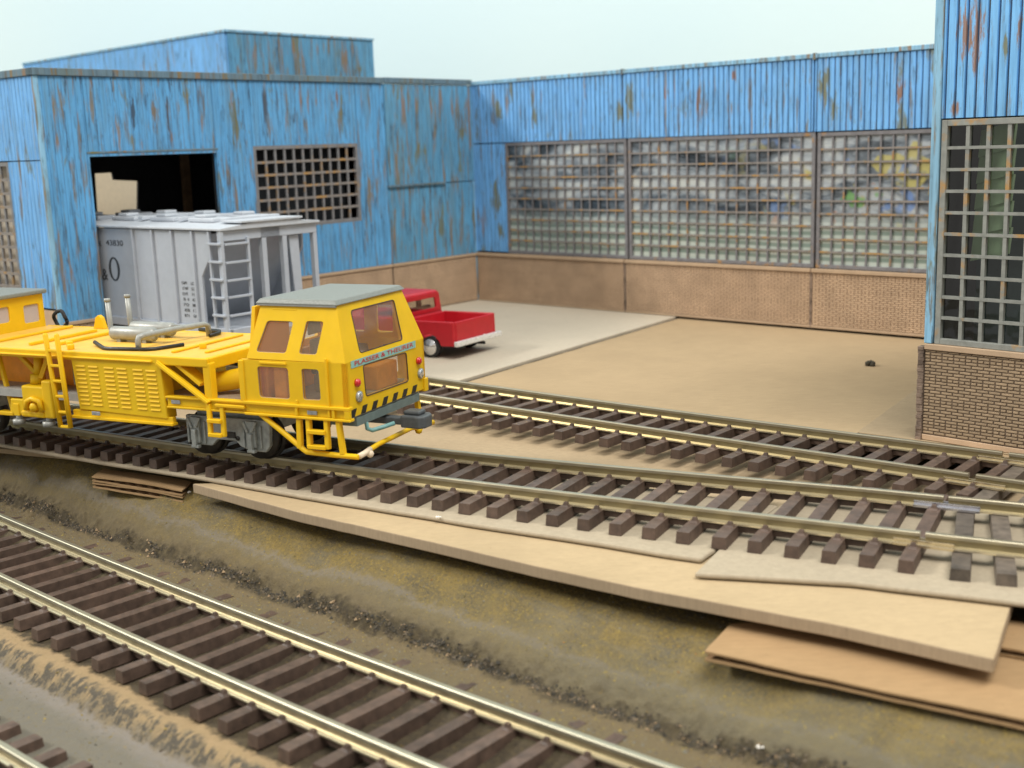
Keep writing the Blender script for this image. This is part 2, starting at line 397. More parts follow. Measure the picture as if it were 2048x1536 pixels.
# ------------------------------------------------------------------ backdrop and ground
mb = MB()
prof = [(-120, 30), (-80, 52), (-52, 63), (-34, 66.4), (-18, 67), (0, 66), (20, 64.5), (50, 63), (95, 60)]
pts = []
for i in range(len(prof) - 1):
    for k in range(6):
        t = k / 6; pts.append((prof[i][0] * (1 - t) + prof[i + 1][0] * t, prof[i][1] * (1 - t) + prof[i + 1][1] * t))
pts.append(prof[-1])
zz = [-12, 20, 70]
mb.smooth = True
n = len(pts)
mb.add([(x, y, z) for z in zz for x, y in pts], [(j * n + i, j * n + i + 1, (j + 1) * n + i + 1, (j + 1) * n + i) for j in range(2) for i in range(n - 1)])
m, t, b = nt('pale_blue_wall_paint')
v = coords(t)
t.links.new(ramp(t, noise_n(t, v, .05, 2), [(.3, (.73, .92, .975)), (.7, (.78, .95, .985))]), b.inputs['Base Color'])
b.inputs['Roughness'].default_value = .8
bump(t, b, noise_n(t, v, 1.8, 4), .08, .12)
bd = part('sky_backdrop', mb, m); bd['kind'] = 'structure'

GO = (-6.0, 19.0); GA = -41.5     # ground frame: local x along the front track, local -y towards the viewer
def ground_mat():
    m, t, b = nt('ground_cover')
    c = N(t, 'ShaderNodeTexCoord'); sp = N(t, 'ShaderNodeSeparateXYZ'); t.links.new(c.outputs['Object'], sp.inputs[0])
    v = coords(t)
    wob = noise_n(t, v, .9, 4); wob2 = noise_n(t, v, 7, 3)
    ng = N(t, 'ShaderNodeMath', operation='MULTIPLY'); ng.inputs[1].default_value = -1; t.links.new(sp.outputs['Y'], ng.inputs[0])
    a = N(t, 'ShaderNodeMath', operation='MULTIPLY_ADD'); a.inputs[1].default_value = .5; t.links.new(wob, a.inputs[0]); t.links.new(ng.outputs[0], a.inputs[2])
    a2 = N(t, 'ShaderNodeMath', operation='MULTIPLY_ADD'); a2.inputs[1].default_value = .35; t.links.new(wob2, a2.inputs[0]); t.links.new(a.outputs[0], a2.inputs[2])
    mr = N(t, 'ShaderNodeMapRange'); mr.inputs['From Min'].default_value = -6 + .42; mr.inputs['From Max'].default_value = 4 + .42
    t.links.new(a2.outputs[0], mr.inputs['Value'])
    P = lambda vv: (vv + 6) / 10
    grass = ramp(t, noise_n(t, v, 1.1, 6, .7), [(.30, (.10, .085, .06)), (.44, (.145, .115, .058)), (.60, (.205, .15, .055)), (.75, (.18, .145, .085))])
    grass = mix(t, ramp(t, noise_n(t, v, 16, 3, .8), [(.50, g1(0)), (.62, g1(.75))]), grass, (.27, .19, .055))
    grass = mix(t, ramp(t, noise_n(t, coords(t, loc=(4, 9, 2)), 20, 3, .8), [(.54, g1(0)), (.66, g1(.7))]), grass, (.07, .062, .045))
    grass = mix(t, ramp(t, noise_n(t, coords(t, (.6, 2.5, 1)), 1.0, 4), [(.5, g1(0)), (.72, g1(.55))]), grass, (.17, .16, .13))
    zone = ramp(t, mr.outputs[0], [(P(-2.78), (.17, .135, .065)), (P(-2.67), (.195, .175, .15)), (P(-2.55), (.15, .125, .08)), (P(-2.28), (.125, .10, .062)), (P(-2.17), (.05, .042, .03)), (P(-2.06), (.055, .045, .032)), (P(-1.92), (.155, .12, .07)), (P(-1.25), (.13, .11, .07)), (P(-.9), (.05, .04, .03)), (P(1.30), (.06, .048, .035)), (P(1.42), (.35, .25, .14)), (P(1.66), (.33, .24, .135)), (P(1.86), (.20, .165, .115)), (P(1.97), (.22, .20, .18)), (P(2.3), (.165, .155, .13))])
    zone = mix(t, ramp(t, noise_n(t, v, 9, 5, .75), [(.35, g1(.0)), (.7, g1(.55))]), zone, mix(t, .5, zone, (.22, .17, .08)))
    isg = ramp(t, mr.outputs[0], [(P(-2.85), g1(1)), (P(-2.60), g1(.08)), (P(-2.45), g1(.35)), (P(-2.3), g1(0))])
    c = mix(t, isg, zone, grass)
    fx = N(t, 'ShaderNodeMapRange'); fx.inputs['From Min'].default_value = 2; fx.inputs['From Max'].default_value = 9; fx.inputs['To Max'].default_value = .6; t.links.new(sp.outputs['X'], fx.inputs['Value'])
    gs = ramp(t, mr.outputs[0], [(P(-3.4), g1(0)), (P(-2.7), g1(1)), (P(-2.3), g1(1)), (P(-2.15), g1(0))])
    fm = N(t, 'ShaderNodeMath', operation='MULTIPLY'); t.links.new(fx.outputs[0], fm.inputs[0]); t.links.new(gs, fm.inputs[1])
    c = mix(t, fm.outputs[0], c, ramp(t, noise_n(t, v, 2.5, 5), [(.35, (.12, .11, .08)), (.65, (.17, .15, .095))]))
    # dark specks on the sloping cork shoulder
    ss = ramp(t, mr.outputs[0], [(P(1.52), g1(0)), (P(1.62), g1(1)), (P(1.86), g1(1)), (P(1.92), g1(0))])
    sf = ramp(t, noise_n(t, coords(t, (3.2, 1.2, 2)), 2.2, 4, .6), [(.44, g1(0)), (.50, g1(.9))])
    mu = N(t, 'ShaderNodeMath', operation='MULTIPLY'); t.links.new(ss, mu.inputs[0]); t.links.new(sf, mu.inputs[1])
    c = mix(t, mu.outputs[0], c, mix(t, ramp(t, noise_n(t, v, 9), [(.5, g1(0)), (.7, g1(1))]), (.085, .078, .065), (.26, .20, .12)))
    yl = ramp(t, noise_n(t, coords(t, loc=(7, 3, 1)), 13, 3), [(.66, g1(0)), (.74, g1(.5))])
    c = mix(t, yl, c, (.30, .20, .05))
    t.links.new(c, b.inputs['Base Color']); b.inputs['Roughness'].default_value = .95; b.inputs['Specular IOR Level'].default_value = .15
    h = N(t, 'ShaderNodeMath', operation='ADD'); t.links.new(noise_n(t, v, 26, 4, .7), h.inputs[0]); t.links.new(noise_n(t, v, 7, 4), h.inputs[1])
    bump(t, b, h.outputs[0], .8, .035)
    return m
KV = [(-60, -.95), (-14, -.62), (-6, -.50), (-4.2, -.46), (-3.6, -.50), (-3.1, -.66), (-2.8, -.86), (-2.62, -.97), (-2.5, -1.02), (-2.36, -1.10), (-2.2, -1.24), (-2.08, -1.36), (-1.95, -1.395), (-1.6, -1.40), (-1.25, -1.405), (-1.0, -1.50), (-.6, -1.58), (1.3, -1.62), (1.54, -1.62), (1.64, -1.66), (1.90, -1.87), (2.02, -1.89), (2.4, -1.90), (3.0, -1.93), (5, -1.95), (14, -1.95)]
def gz(u, v):
    w = .22 * noise.noise((u * .55, 3, v * .2)) + .10 * noise.noise((u * 2.1, v * 1.2, 7))
    if v > 1.2: w = .10 * noise.noise((u * .8, 9, 1)) + .04 * noise.noise((u * 3, 9, v))
    if -1.7 < v < 1.3: w *= .2
    z = np.interp(v + w, [k[0] for k in KV], [k[1] for k in KV])
    S = lambda x, a, b_: min(1, max(0, (x - a) / (b_ - a)))
    z += .20 * S(-u, .5, 4) * S(-v, 2.40, 2.75) * S(-(-v), -5, -3.4) - .17 * S(u, 3, 8) * S(-v, 2.3, 3.0)
    rub = math.exp(-((v + w + 2.2) / .22) ** 2)
    z += rub * (.10 * noise.noise((u * 3.1, v * 3.1, 0)) + .09 * noise.noise((u * 7, v * 7, 5)) + .05 * noise.noise((u * 15, v * 15, 5)))
    z += .018 * noise.noise((u * 1.3, v * 1.3, 2)) + .012 * noise.noise((u * 4, v * 4, 2)) + .006 * noise.noise((u * 11, v * 11, 3))
    if v > 5.5 or v < -6: z += .0
    return float(z)
us = np.concatenate([np.linspace(-46, -14, 33)[:-1], np.linspace(-14, 16, 640), np.linspace(16, 50, 30)[1:]])
vs_ = np.concatenate([[-60, -40, -25, -14, -9, -6.5], np.linspace(-5.4, -3.0, 34), np.linspace(-2.95, -1.75, 54), np.linspace(-1.7, 1.35, 28), np.linspace(1.4, 2.0, 26), np.linspace(2.05, 4.5, 30), [5.5, 8, 14]])
mb = MB(); mb.smooth = True
nu, nv = len(us), len(vs_)
V = [(u, -v, gz(u, v)) for v in vs_ for u in us]
mb.add(V, [(j * nu + i, (j + 1) * nu + i, (j + 1) * nu + i + 1, j * nu + i + 1) for j in range(nv - 1) for i in range(nu - 1)])
ground = part('ground', mb, ground_mat()); ground['kind'] = 'structure'
ground.location = (*GO, 0); ground.rotation_euler = (0, 0, R(GA))

# loose turf grains and dark rubble (uncountable)
def gw(x, y):
    dx, dy = x - GO[0], y - GO[1]; c_, s_ = math.cos(R(GA)), math.sin(R(GA))
    return gz(dx * c_ + dy * s_, dx * s_ - dy * c_)
def scatter(name, n, vf, size, mats, mprob, flat=.6, keep=None):
    mb = MB(); V = []; F = []; mi = []
    for i in range(n):
        u = rng.uniform(-11, 13); v = vf()
        if keep and not keep(u, v): continue
        z = gz(u, v); r = size * min(2.6, rng.lognormal(-.2, .45))
        o = len(V); a = rng.uniform(0, 6.28)
        tip = (u + rng.normal(0, r * .3), -v + rng.normal(0, r * .3), z + r * rng.uniform(.5, 1.1) * flat)
        for k in range(4):
            rr = r * rng.uniform(.6, 1.1); V.append((u + rr * math.cos(a + k * 1.57), -v + rr * math.sin(a + k * 1.57), z - r * .15))
        V.append(tip)
        q = int(rng.choice(len(mats), p=mprob))
        for k in range(4): F.append((o + k, o + (k + 1) % 4, o + 4)); mi.append(q)
    mb.v = V; mb.f = F; mb.m = mi; mb.sm = [False] * len(F)
    o = part(name, mb, mats); o['kind'] = 'stuff'
    o.location = (*GO, 0); o.rotation_euler = (0, 0, R(GA))
    return o
gm = [simple('turf_grain_olive', (.21, .165, .055), .95, var=.25), simple('turf_grain_ochre', (.28, .205, .055), .95, var=.25), simple('turf_grain_grey', (.15, .14, .11), .95, var=.25), simple('turf_grain_orange', (.34, .15, .03), .95)]
tag(scatter('turf_grains', 30000, lambda: rng.uniform(-5.2, -2.5), .0125, gm, [.5, .22, .27, .01]), 'fine olive and ochre ground foam glued over the slope in front of the boards', 'ground foam')
rm = [simple('rubble_dark', (.045, .04, .03), .95, var=.4), simple('rubble_brown', (.12, .095, .065), .95, var=.4), simple('rubble_tan', (.30, .21, .12), .95)]
tag(scatter('rubble', 7000, lambda: -2.12 + rng.normal(0, .055) , .022, rm, [.55, .37, .08], .9, lambda u, v: noise.noise((u * 1.6, v * 4, 11)) > -.25), 'dark crumbly rubble along the foot of the bank behind the front track', 'rubble')
tag(scatter('ballast_grains', 7000, lambda: rng.choice([rng.uniform(-1.95, -1.2), rng.uniform(1.62, 4.0)], p=[.55, .45]), .02, [gm[2], gm[0], rm[1], gm[1]], [.5, .2, .2, .1]), 'scattered grey and tan grit beside the front tracks', 'grit')

# ------------------------------------------------------------------ cardboard sheets
def ccw(poly):
    ar = sum(poly[i][0] * poly[(i + 1) % len(poly)][1] - poly[(i + 1) % len(poly)][0] * poly[i][1] for i in range(len(poly)))
    return poly if ar > 0 else poly[::-1]
def wavy_edge(poly, step=.25, amp=.012, seed=0):
    out = []
    for i in range(len(poly)):
        a, b = Vector(poly[i]), Vector(poly[(i + 1) % len(poly)]); L = (b - a).length; k = max(1, min(90, int(L / step)))
        nr = Vector((-(b - a).y, (b - a).x)).normalized()
        for j in range(k):
            p = a + (b - a) * j / k
            if j: p = p + nr * amp * (noise.noise((p.x * 1.7, p.y * 1.7, seed)) + .6 * noise.noise((p.x * 6, p.y * 6, seed)))
            out.append((p.x, p.y))
    return out
def sheet(name, poly, z1, th, mats, label, cat, bev=.02, amp=.012):
    poly = wavy_edge(ccw(poly), amp=amp, seed=len(bpy.data.objects))
    mb = MB(); mb.panel((0, 0, z1), (1, 0, 0), (0, 1, 0), poly, [], th)
    if len(mats) > 1:
        for i, f in enumerate(mb.f):
            if len(f) == 4: mb.m[i] = 1
    o = part(name, mb, mats, bevel=bev)
    return tag(o, label, cat)
sheet('cardboard_sheet', [(6.09, 43.4), (-1.29, 32.77), (-1.9, 31.85), (-6.5, 35.9), (-12.5, 40.6), (-19, 46), (-12, 56), (-1.2, 50.6), (3.2, 46.2)], .05, .11, [M['card_white']], 'pale grey card sheet under the red pickup, meeting the brown sheet', 'cardboard')
sheet('cardboard_sheet', [(6.2, 43.4), (-1.15, 32.75), (-1.55, 32.2), (2.0, 29.2), (5.3, 26.45), (8.0, 24.3), (10.5, 22.2), (16, 18.0), (26, 30), (18, 33), (4.5, 45.3)], -.02, .10, [M['card_brown']], 'large brown card sheet filling the empty yard in front of the long windows', 'cardboard', amp=.03)
sheet('cardboard_sheet', [(-24, 48), (-24, 33), (-9.6, 26.6), (-2.5, 22.6), (2.3, 19.2), (6.0, 17.2), (9.9, 15.6), (14, 14), (20, 22), (9.0, 22.9), (5.0, 26.3), (-2.0, 32.1), (-9, 38)], -.29, .12, [M['card_under']], 'tan card visible between the back track and the middle track', 'cardboard')
sheet('cardboard_strip', [(-20, 32.7), (-16, 29.75), (-11.79, 26.96), (-8.74, 24.95), (-6.12, 23.35), (-4.02, 21.91), (-1.89, 20.58), (-.77, 19.85), (1.34, 18.62), (2.26, 18.02), (2.83, 17.71), (3.18, 18.2), (4.6, 20.3), (.6, 22.9), (-3.5, 25.3), (-8.5, 28.4), (-14, 31.6), (-19, 35)], 0, .085, [M['card_grey']], 'long grey card strip under the middle track below the yellow machine', 'cardboard', .035)
sheet('cardboard_strip', [(2.62, 17.07), (4.79, 16.5), (6.9, 15.5), (11, 13.7), (14, 17), (9, 19.3), (6.2, 20.4), (4.75, 20.5), (3.22, 18.22)], .004, .085, [M['card_grey']], 'grey card piece under the rail joint at the right, its corner over the tan board', 'cardboard', .035)
sheet('cardboard_sheet', [(7.43, 25.36), (10.34, 29.94), (16, 26), (12, 20.5), (9.2, 23.9)], .012, .03, [M['card_under']], 'thin tan card overlapping the brown yard sheet at the foot of the tall building', 'cardboard')
sheet('fibreboard', [(-6.47, 23.38), (-3.94, 21.16), (-1.65, 19.42), (.26, 17.92), (1.92, 16.72), (4.17, 15.28), (5.87, 13.99), (6.68, 15.5), (8.2, 18.4), (2, 21), (-2.5, 23.2)], -.10, .20, [M['board'], M['board_edge']], 'long tapering tan fibreboard with a sawn edge under the grey card strips', 'board', .02)

def corrugated(name, poly, z0, label, frame_dir, th=.17, lift=None, layers=1):
    """two liners with a waved flute between, as separate parts"""
    root = thing(name, label, 'cardboard')
    p = ccw(poly); cx = sum(q[0] for q in p) / len(p); cy = sum(q[1] for q in p) / len(p)
    root.location = (cx, cy, z0)
    rel = [(a - cx, b - cy) for a, b in p]
    def liner(z, bend):
        w = wavy_edge(rel, .2, .02, z)
        mb = MB(); mb.panel((0, 0, z), (1, 0, 0), (0, 1, 0), w, [], .03)
        d = Vector((math.cos(R(frame_dir)), math.sin(R(frame_dir))))
        mb.v = [(x, y, zz_ + bend(x * d.x + y * d.y, -x * d.y + y * d.x)) for x, y, zz_ in mb.v]
        return mb
    for l in range(layers):
        zb = l * (th + .03)
        part('liner', liner(zb + .03, lambda a, b: 0), M['kraft'], root)
        part('liner', liner(zb + th, (lambda a, b: .02 * math.sin(a * 1.9 + 1) + .02) if lift else (lambda a, b: .012 * math.sin(a * 1.3))), M['kraft'], root)
        mb = MB(); d = Vector((math.cos(R(frame_dir)), math.sin(R(frame_dir)))); q = Vector((-d.y, d.x))
        aa = [Vector(r_).dot(d) for r_ in rel]; bb = [Vector(r_).dot(q) for r_ in rel]
        a0, a1, b0_, b1_ = min(aa) + .06, max(aa) - .06, min(bb) + .035, max(bb) - .05
        k = int((a1 - a0) / .03); top = []
        for i in range(k + 1):
            a = a0 + (a1 - a0) * i / k; z = zb + .03 + (th - .06) * (.5 + .5 * math.sin(a * 19))
            # keep the flute inside the outline: clip b range by the polygon
            lo, hi = 9, -9
            for j in range(len(rel)):
                a_, b_ = aa[j], bb[j]; a2, b2 = aa[(j + 1) % len(rel)], bb[(j + 1) % len(rel)]
                if (a_ - a) * (a2 - a) <= 0 and abs(a2 - a_) > 1e-6:
                    tt = (a - a_) / (a2 - a_); bv = b_ + (b2 - b_) * tt; lo = min(lo, bv); hi = max(hi, bv)
            if lo > hi: lo = hi = 0
            for bv in (lo + .03, hi - .03):
                pnt = d * a + q * bv; top.append((pnt.x, pnt.y, z))
        mb.smooth = True
        mb.add(top, [(2 * i, 2 * i + 2, 2 * i + 3, 2 * i + 1) for i in range(k)])
        part('flute', mb, M['flute'], root)
    return root
corrugated('corrugated_cardboard', [(-9.10, 25.12), (-9.05, 25.75), (-6.75, 24.35), (-6.80, 23.75)], -.60, 'small corrugated cardboard scrap wedged under the grey strip, its layers gaping', -32, .11, True, 2)
corrugated('corrugated_cardboard', [(3.0, 16.25), (2.5, 15.36), (4.16, 14.28), (5.9, 13.13), (9.6, 10.9), (11, 12.6), (6.5, 15.5), (4.6, 16.5)], -.62, 'wide brown corrugated cardboard below the end of the tan fibreboard', -33, .13)
corrugated('corrugated_cardboard', [(6.15, 15.0), (6.4, 16.0), (10.2, 13.6), (9.9, 12.6)], -.47, 'corrugated cardboard offcut lying on the wide piece at the right edge', -31, .13)

# ------------------------------------------------------------------ tracks
def rail_mesh(pts, base_z, h=.21, mats=None):
    prof = [(-.105, 0), (.105, 0), (.105, .028), (.028, .05), (.028, h - .075), (.05, h - .06), (.05, h - .012), (.038, h), (-.038, h), (-.05, h - .012), (-.05, h - .06), (-.028, h - .075), (-.028, .05), (-.105, .028)]
    mb = MB(); k = len(prof); vs = []; n = len(pts)
    for i, p in enumerate(pts):
        a, b = pts[max(0, i - 1)], pts[min(n - 1, i + 1)]; d = Vector((b[0] - a[0], b[1] - a[1])).normalized(); s = Vector((-d.y, d.x))
        for x, z in prof: vs.append((p[0] + s.x * x, p[1] + s.y * x, base_z + z))
    fs = [(i * k + j, (i + 1) * k + j, (i + 1) * k + (j + 1) % k, i * k + (j + 1) % k) for i in range(n - 1) for j in range(k)]
    fs += [list(range(k)), [(n - 1) * k + j for j in range(k)][::-1]]
    mb.add(vs, fs)
    for i in range(len(mb.f)):
        if len(mb.f[i]) == 4 and (i % k) in (3, 4, 10, 11): mb.m[i] = 1
        elif len(mb.f[i]) == 4 and (i % k) in (1, 2, 12, 13): mb.m[i] = 2
    return mb
def tie_mesh(length, w, h, spike_y, chair=True):
    mb = MB(); t = .012
    def tap(x0, x1, y0, y1, z0, z1, e): mb.hexa([(x0, y0, z0), (x1, y0, z0), (x1, y1, z0), (x0, y1, z0), (x0 + e, y0 + e, z1), (x1 - e, y0 + e, z1), (x1 - e, y1 - e, z1), (x0 + e, y1 - e, z1)])
    tap(-w / 2, w / 2, -length / 2, length / 2, -h, 0, t)
    if chair:
        for sy in (-1, 1):
            for off in (-.125, .125):
                y = sy * spike_y + off
                tap(-.05, .05, y - .045, y + .045, 0, .075, .018)
                tap(-.075, .075, y - .075, y + .075, 0, .025, .02)
    return mb
def track(label, O, ang, near, gauge, u_ties, tie_z, base, h_tie, rail_mat, u0, u1, tlen=3.05, step=.35, skew=None, joints=(), base_extra=0):
    """near(u) is the centre of the rail nearer the viewer, measured towards the viewer"""
    root = thing('railway_track', label, 'track', (O[0], O[1], 0), ang)
    ug = np.arange(u0, u1 + .01, step)
    part('rail', rail_mesh([(u, -near(u)) for u in ug], tie_z), rail_mat, root)
    part('rail', rail_mesh([(u, -(near(u) - gauge(u))) for u in ug], tie_z), rail_mat, root)
    tm = None
    for i, u in enumerate(u_ties):
        d = (near(u + .1) - near(u - .1)) / .2; c = near(u) - gauge(u) / 2
        if tm is None:
            tm = part('tie', tie_mesh(tlen, .235, h_tie, .865), M['tie'], root); o = tm
        else: o = again(tm, 'tie', root, (0, 0, 0))
        o.location = (u, -c, tie_z); o.rotation_euler = (0, 0, -math.atan(d) + random.gauss(0, .008)); o.scale = (random.uniform(.95, 1.05), gauge(u) / 1.73 * random.uniform(.992, 1.008), 1)
    # plastic web joining the ties below each rail
    uu = [u for u in u_ties]
    for off in (0, 1):
        mb = MB()
        for a, b in zip(uu[:-1], uu[1:]):
            if b - a > .85: continue
            va, vb = near(a) - off * gauge(a), near(b) - off * gauge(b)
            mb.bar((a + .1, -va, tie_z - .075), (b - .1, -vb, tie_z - .075), .11, .09)
        part('tie_web', mb, M['tie'], root)
    return root
# middle track
nA = lambda u: (.29873 + .01103 * u - .00304 * u * u if u < 6.5 else .29873 + .01103 * 6.5 - .00304 * 42.25 - .0285 * (u - 6.5)) - .1
gA = lambda u: 1.74 + .04 * max(0, min(u, 8))
tA = [-11.25927 + .47813 * i + .00168 * i * i for i in range(-14, 35)]
tA += [tA[-1] + .565 * k for k in (1, 2, 3, 4)]
trA = track('brass railed curving track with dark brown ties carrying the yellow machine', (-2, 22), -29, nA, gA, tA, .2, 0, .19, [M['brass'], M['brass_web'], M['brass_foot']], -18, 9.35)
# back track
nB = lambda u: .90834 + .00281 * u - .00112 * u * u - .1
gB = lambda u: (.90834 + .00281 * u - .00112 * u * u) - (-.78411 - .00043 * u - .00252 * u * u)
gB2 = lambda u: gB(u) if -7 < u < 8 else gB(max(-7, min(8, u)))
tB = [-4.41721 + .62428 * i - .00116 * i * i for i in range(-33, 23)]
trB = track('brass railed track of dark ties running past the brown yard into the shed', (2, 27), -40, nB, gB2, tB, .1, 0, .19, [M['brass'], M['brass_web'], M['brass_foot']], -26, 8.75)
# front track
nC = lambda u: .76901 + .01059 * u - .00211 * u * u - .1
gC = lambda u: 1.71
tC = [-3.7457 + .66054 * i + .00035 * i * i for i in range(-16, 26)]
trC = track('nickel railed front track on a tan cork bed at the foot of the bank', (-6, 19), -41.5, nC, gC, tC, -1.4, 0, .19, [M['nickel'], M['nickel_web'], M['nickel_foot']], -16, 14)
# corner track
tD = [-2.2 + .655 * i + .1 for i in range(-4, 9)]
trD = track('nickel railed track just showing in the lower left corner', (-6, 19), -41.5, lambda u: 5.17 - .015 * u, lambda u: 1.71, tD, -1.78, 0, .17, [M['nickel'], M['nickel_web'], M['nickel_foot']], -7, 5)

# turnout beyond the joints at the right edge
to = thing('railway_turnout', 'end of a brass turnout joined to the middle and back tracks at the right edge', 'turnout')
ca, sa = math.cos(R(-29)), math.sin(R(-29)); cb, sb = math.cos(R(-40)), math.sin(R(-40))
WA = lambda u, v: (-2 + u * ca + v * sa, 22 + u * sa - v * ca)
WB = lambda u, v: (2 + u * cb + v * sb, 27 + u * sb - v * cb)
for fn, W_, g_, z, a, b_ in ((nA, WA, gA, .2, 9.38, 16), (nB, WB, gB2, .1, 8.78, 15)):
    us2 = np.arange(a, b_, .3)
    part('rail', rail_mesh([W_(u, fn(u)) for u in us2], z), [M['brass'], M['brass_web'], M['brass_foot']], to)
    part('rail', rail_mesh([W_(u, fn(u) - g_(u)) for u in us2], z), [M['brass'], M['brass_web'], M['brass_foot']], to)
tmb = tie_mesh(3.4, .29, .2, 9, False); tt_ = None
for (x, y, rz, z) in [(*WA(9.80, -.8), -22, .185), (*WA(10.36, -.84), -20, .185), (*WA(10.95, -.86), -18, .185), (*WA(11.6, -.9), -18, .185), (*WB(9.05, -.08), -38, .085), (*WB(9.75, -.1), -38, .085), (*WB(10.4, -.1), -38, .085)]:
    if tt_ is None: tt_ = part('tie', tmb, M['tie_side'], to); o = tt_
    else: o = again(tt_, 'tie', to, (0, 0, 0))
    o.location = (x, y, z); o.rotation_euler = (0, 0, R(rz))
def joiner(W_, u, v, z, mat, L=.8):
    mb = MB(); a = W_(u - L / 2, v); b = W_(u + L / 2, v)
    d = Vector((b[0] - a[0], b[1] - a[1], 0)).normalized(); s = Vector((-d.y, d.x, 0))
    for sg in (-1, 1):
        A = Vector((*a, z)) + s * sg * .085; B = Vector((*b, z)) + s * sg * .085
        mb.bar(A + Vector((0, 0, .02)), B + Vector((0, 0, .02)), .10, .05); mb.bar(A - s * sg * .03 + Vector((0, 0, .06)), B - s * sg * .03 + Vector((0, 0, .06)), .03, .07)
    part('rail_joiner', mb, mat, to, .008)
joiner(WA, 9.36, nA(9.36), .2, M['joiner_brass'], .9)
joiner(WA, 9.36, nA(9.36) - gA(9.4), .2, M['joiner'], 1.05)
joiner(WB, 8.76, nB(8.76), .1, M['joiner_brass'], 1.1)
joiner(WB, 8.76, nB(8.76) - gB2(8.8), .1, M['joiner_brass'], 1.1)

# ------------------------------------------------------------------ factory buildings
PITCH = .205
def corr_mesh(x0, x1, z0, z1, proud=0, phase=0, gw=.055, dep=.032):
    """ribbed sheet: flat pans and narrow grooves, front towards -y"""
    mb = MB(); xs = [(x0, 0.0)]
    k = math.floor((x0 - phase) / PITCH)
    while True:
        g = phase + k * PITCH
        if g > x1: break
        for dx, dy in ((0, 0), (.012, dep), (gw - .012, dep), (gw, 0)):
            if x0 < g + dx < x1: xs.append((g + dx, dy))
        k += 1
    xs.append((x1, 0.0)); n = len(xs)
    vs = [(x, -proud + dy, z0) for x, dy in xs] + [(x, -proud + dy, z1) for x, dy in xs]
    mb.add(vs, [(i, i + 1, n + i + 1, n + i) for i in range(n - 1)])
    for i in range(n - 1):
        if xs[i][1] > 0 and xs[i + 1][1] > 0: mb.m[i] = 1
    # returns and back so that the sheet has thickness
    yb = .10
    mb.add([(x0, -proud, z0), (x1, -proud, z0), (x1, yb, z0), (x0, yb, z0), (x0, -proud, z1), (x1, -proud, z1), (x1, yb, z1), (x0, yb, z1)], [(0, 3, 2, 1), (4, 5, 6, 7), (0, 4, 7, 3), (1, 2, 6, 5), (2, 3, 7, 6)])
    return mb
def brick_geo(x0, x1, z0, z1, bl=.25, bh=.0665, y=0.0, skip=None):
    """list of brick boxes (x0,x1,z0,z1) in running bond with header courses"""
    out = []; r = 0; z = z0
    while z + bh * .6 < z1:
        hd = r % 7 == 3; L = bl / 2 if hd else bl
        x = x0 - (L / 2 if (r % 2 and not hd) else 0)
        while x < x1 - .01:
            a, b_ = max(x, x0), min(x + L, x1)
            if b_ - a > .03: out.append((a + .011, b_ - .011, z + .012, min(z + bh, z1) - .008))
            x += L
        z += bh; r += 1
    return out
def brick_stuff(parent, bricks, y=0, proud=.016, mat=None):
    mb = MB()
    for a, b_, c, d in bricks:
        p = proud * random.uniform(.75, 1.1)
        mb.add([(a, y, c), (b_, y, c), (b_, y, d), (a, y, d), (a + .006, y - p, c + .006), (b_ - .006, y - p, c + .006), (b_ - .006, y - p, d - .006), (a + .006, y - p, d - .006)], [(4, 5, 6, 7), (0, 1, 5, 4), (1, 2, 6, 5), (2, 3, 7, 6), (3, 0, 4, 7)])
    o = part('brickwork', mb, mat or M['brick'], parent); o['kind'] = 'stuff'
    return o
def window(parent, x0, x1, z0, z1, cols, rows, mat, barw=.06, fr=.1, y=.03, glass=None, back=None, backdist=.9, offset=None, hbar=None, bard=.06):
    mb = MB()
    mb.box(x0, x0 + fr, y, y + .14, z0, z1); mb.box(x1 - fr, x1, y, y + .14, z0, z1)
    mb.box(x0 + fr, x1 - fr, y, y + .14, z0, z0 + fr); mb.box(x0 + fr, x1 - fr, y, y + .14, z1 - fr, z1)
    w = part('window', mb, mat, parent, .01)
    ix0, ix1, iz0, iz1 = x0 + fr, x1 - fr, z0 + fr, z1 - fr
    mv = None
    for c in range(1, cols):
        x = ix0 + (ix1 - ix0) * c / cols
        if mv is None:
            mb = MB(); mb.box(-barw / 2, barw / 2, 0, bard, iz0, iz1); mv = part('muntin', mb, mat, w); o = mv
        else: o = again(mv, 'muntin', w, (0, 0, 0))
        o.location = (x, y + .02, 0)
    mh = None
    for r in range(1, rows):
        z = iz0 + (iz1 - iz0) * r / rows
        if mh is None:
            hb = hbar or barw
            mb = MB(); mb.box(ix0, ix1, 0, bard + .01, -hb / 2, hb / 2); mh = part('muntin', mb, M['muntin_rusty'] if mat is not M['muntin_tower'] else mat, w); o = mh
        else: o = again(mh, 'muntin', w, (0, 0, 0))
        o.location = (0, y + .012, z)
    if glass and not back:
        mb = MB(); k = 30; gx = [x0 + (x1 - x0) * i / k for i in range(k + 1)]
        mb.smooth = True
        mb.add([(x, y + .095, z) for z in (z0, z1) for x in gx], [(i, i + 1, k + 1 + i + 1, k + 1 + i) for i in range(k)])
        part('glazing_sheet', mb, glass, w)
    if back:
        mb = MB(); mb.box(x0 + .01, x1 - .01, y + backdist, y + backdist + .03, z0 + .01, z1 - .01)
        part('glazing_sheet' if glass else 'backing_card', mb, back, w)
    return w
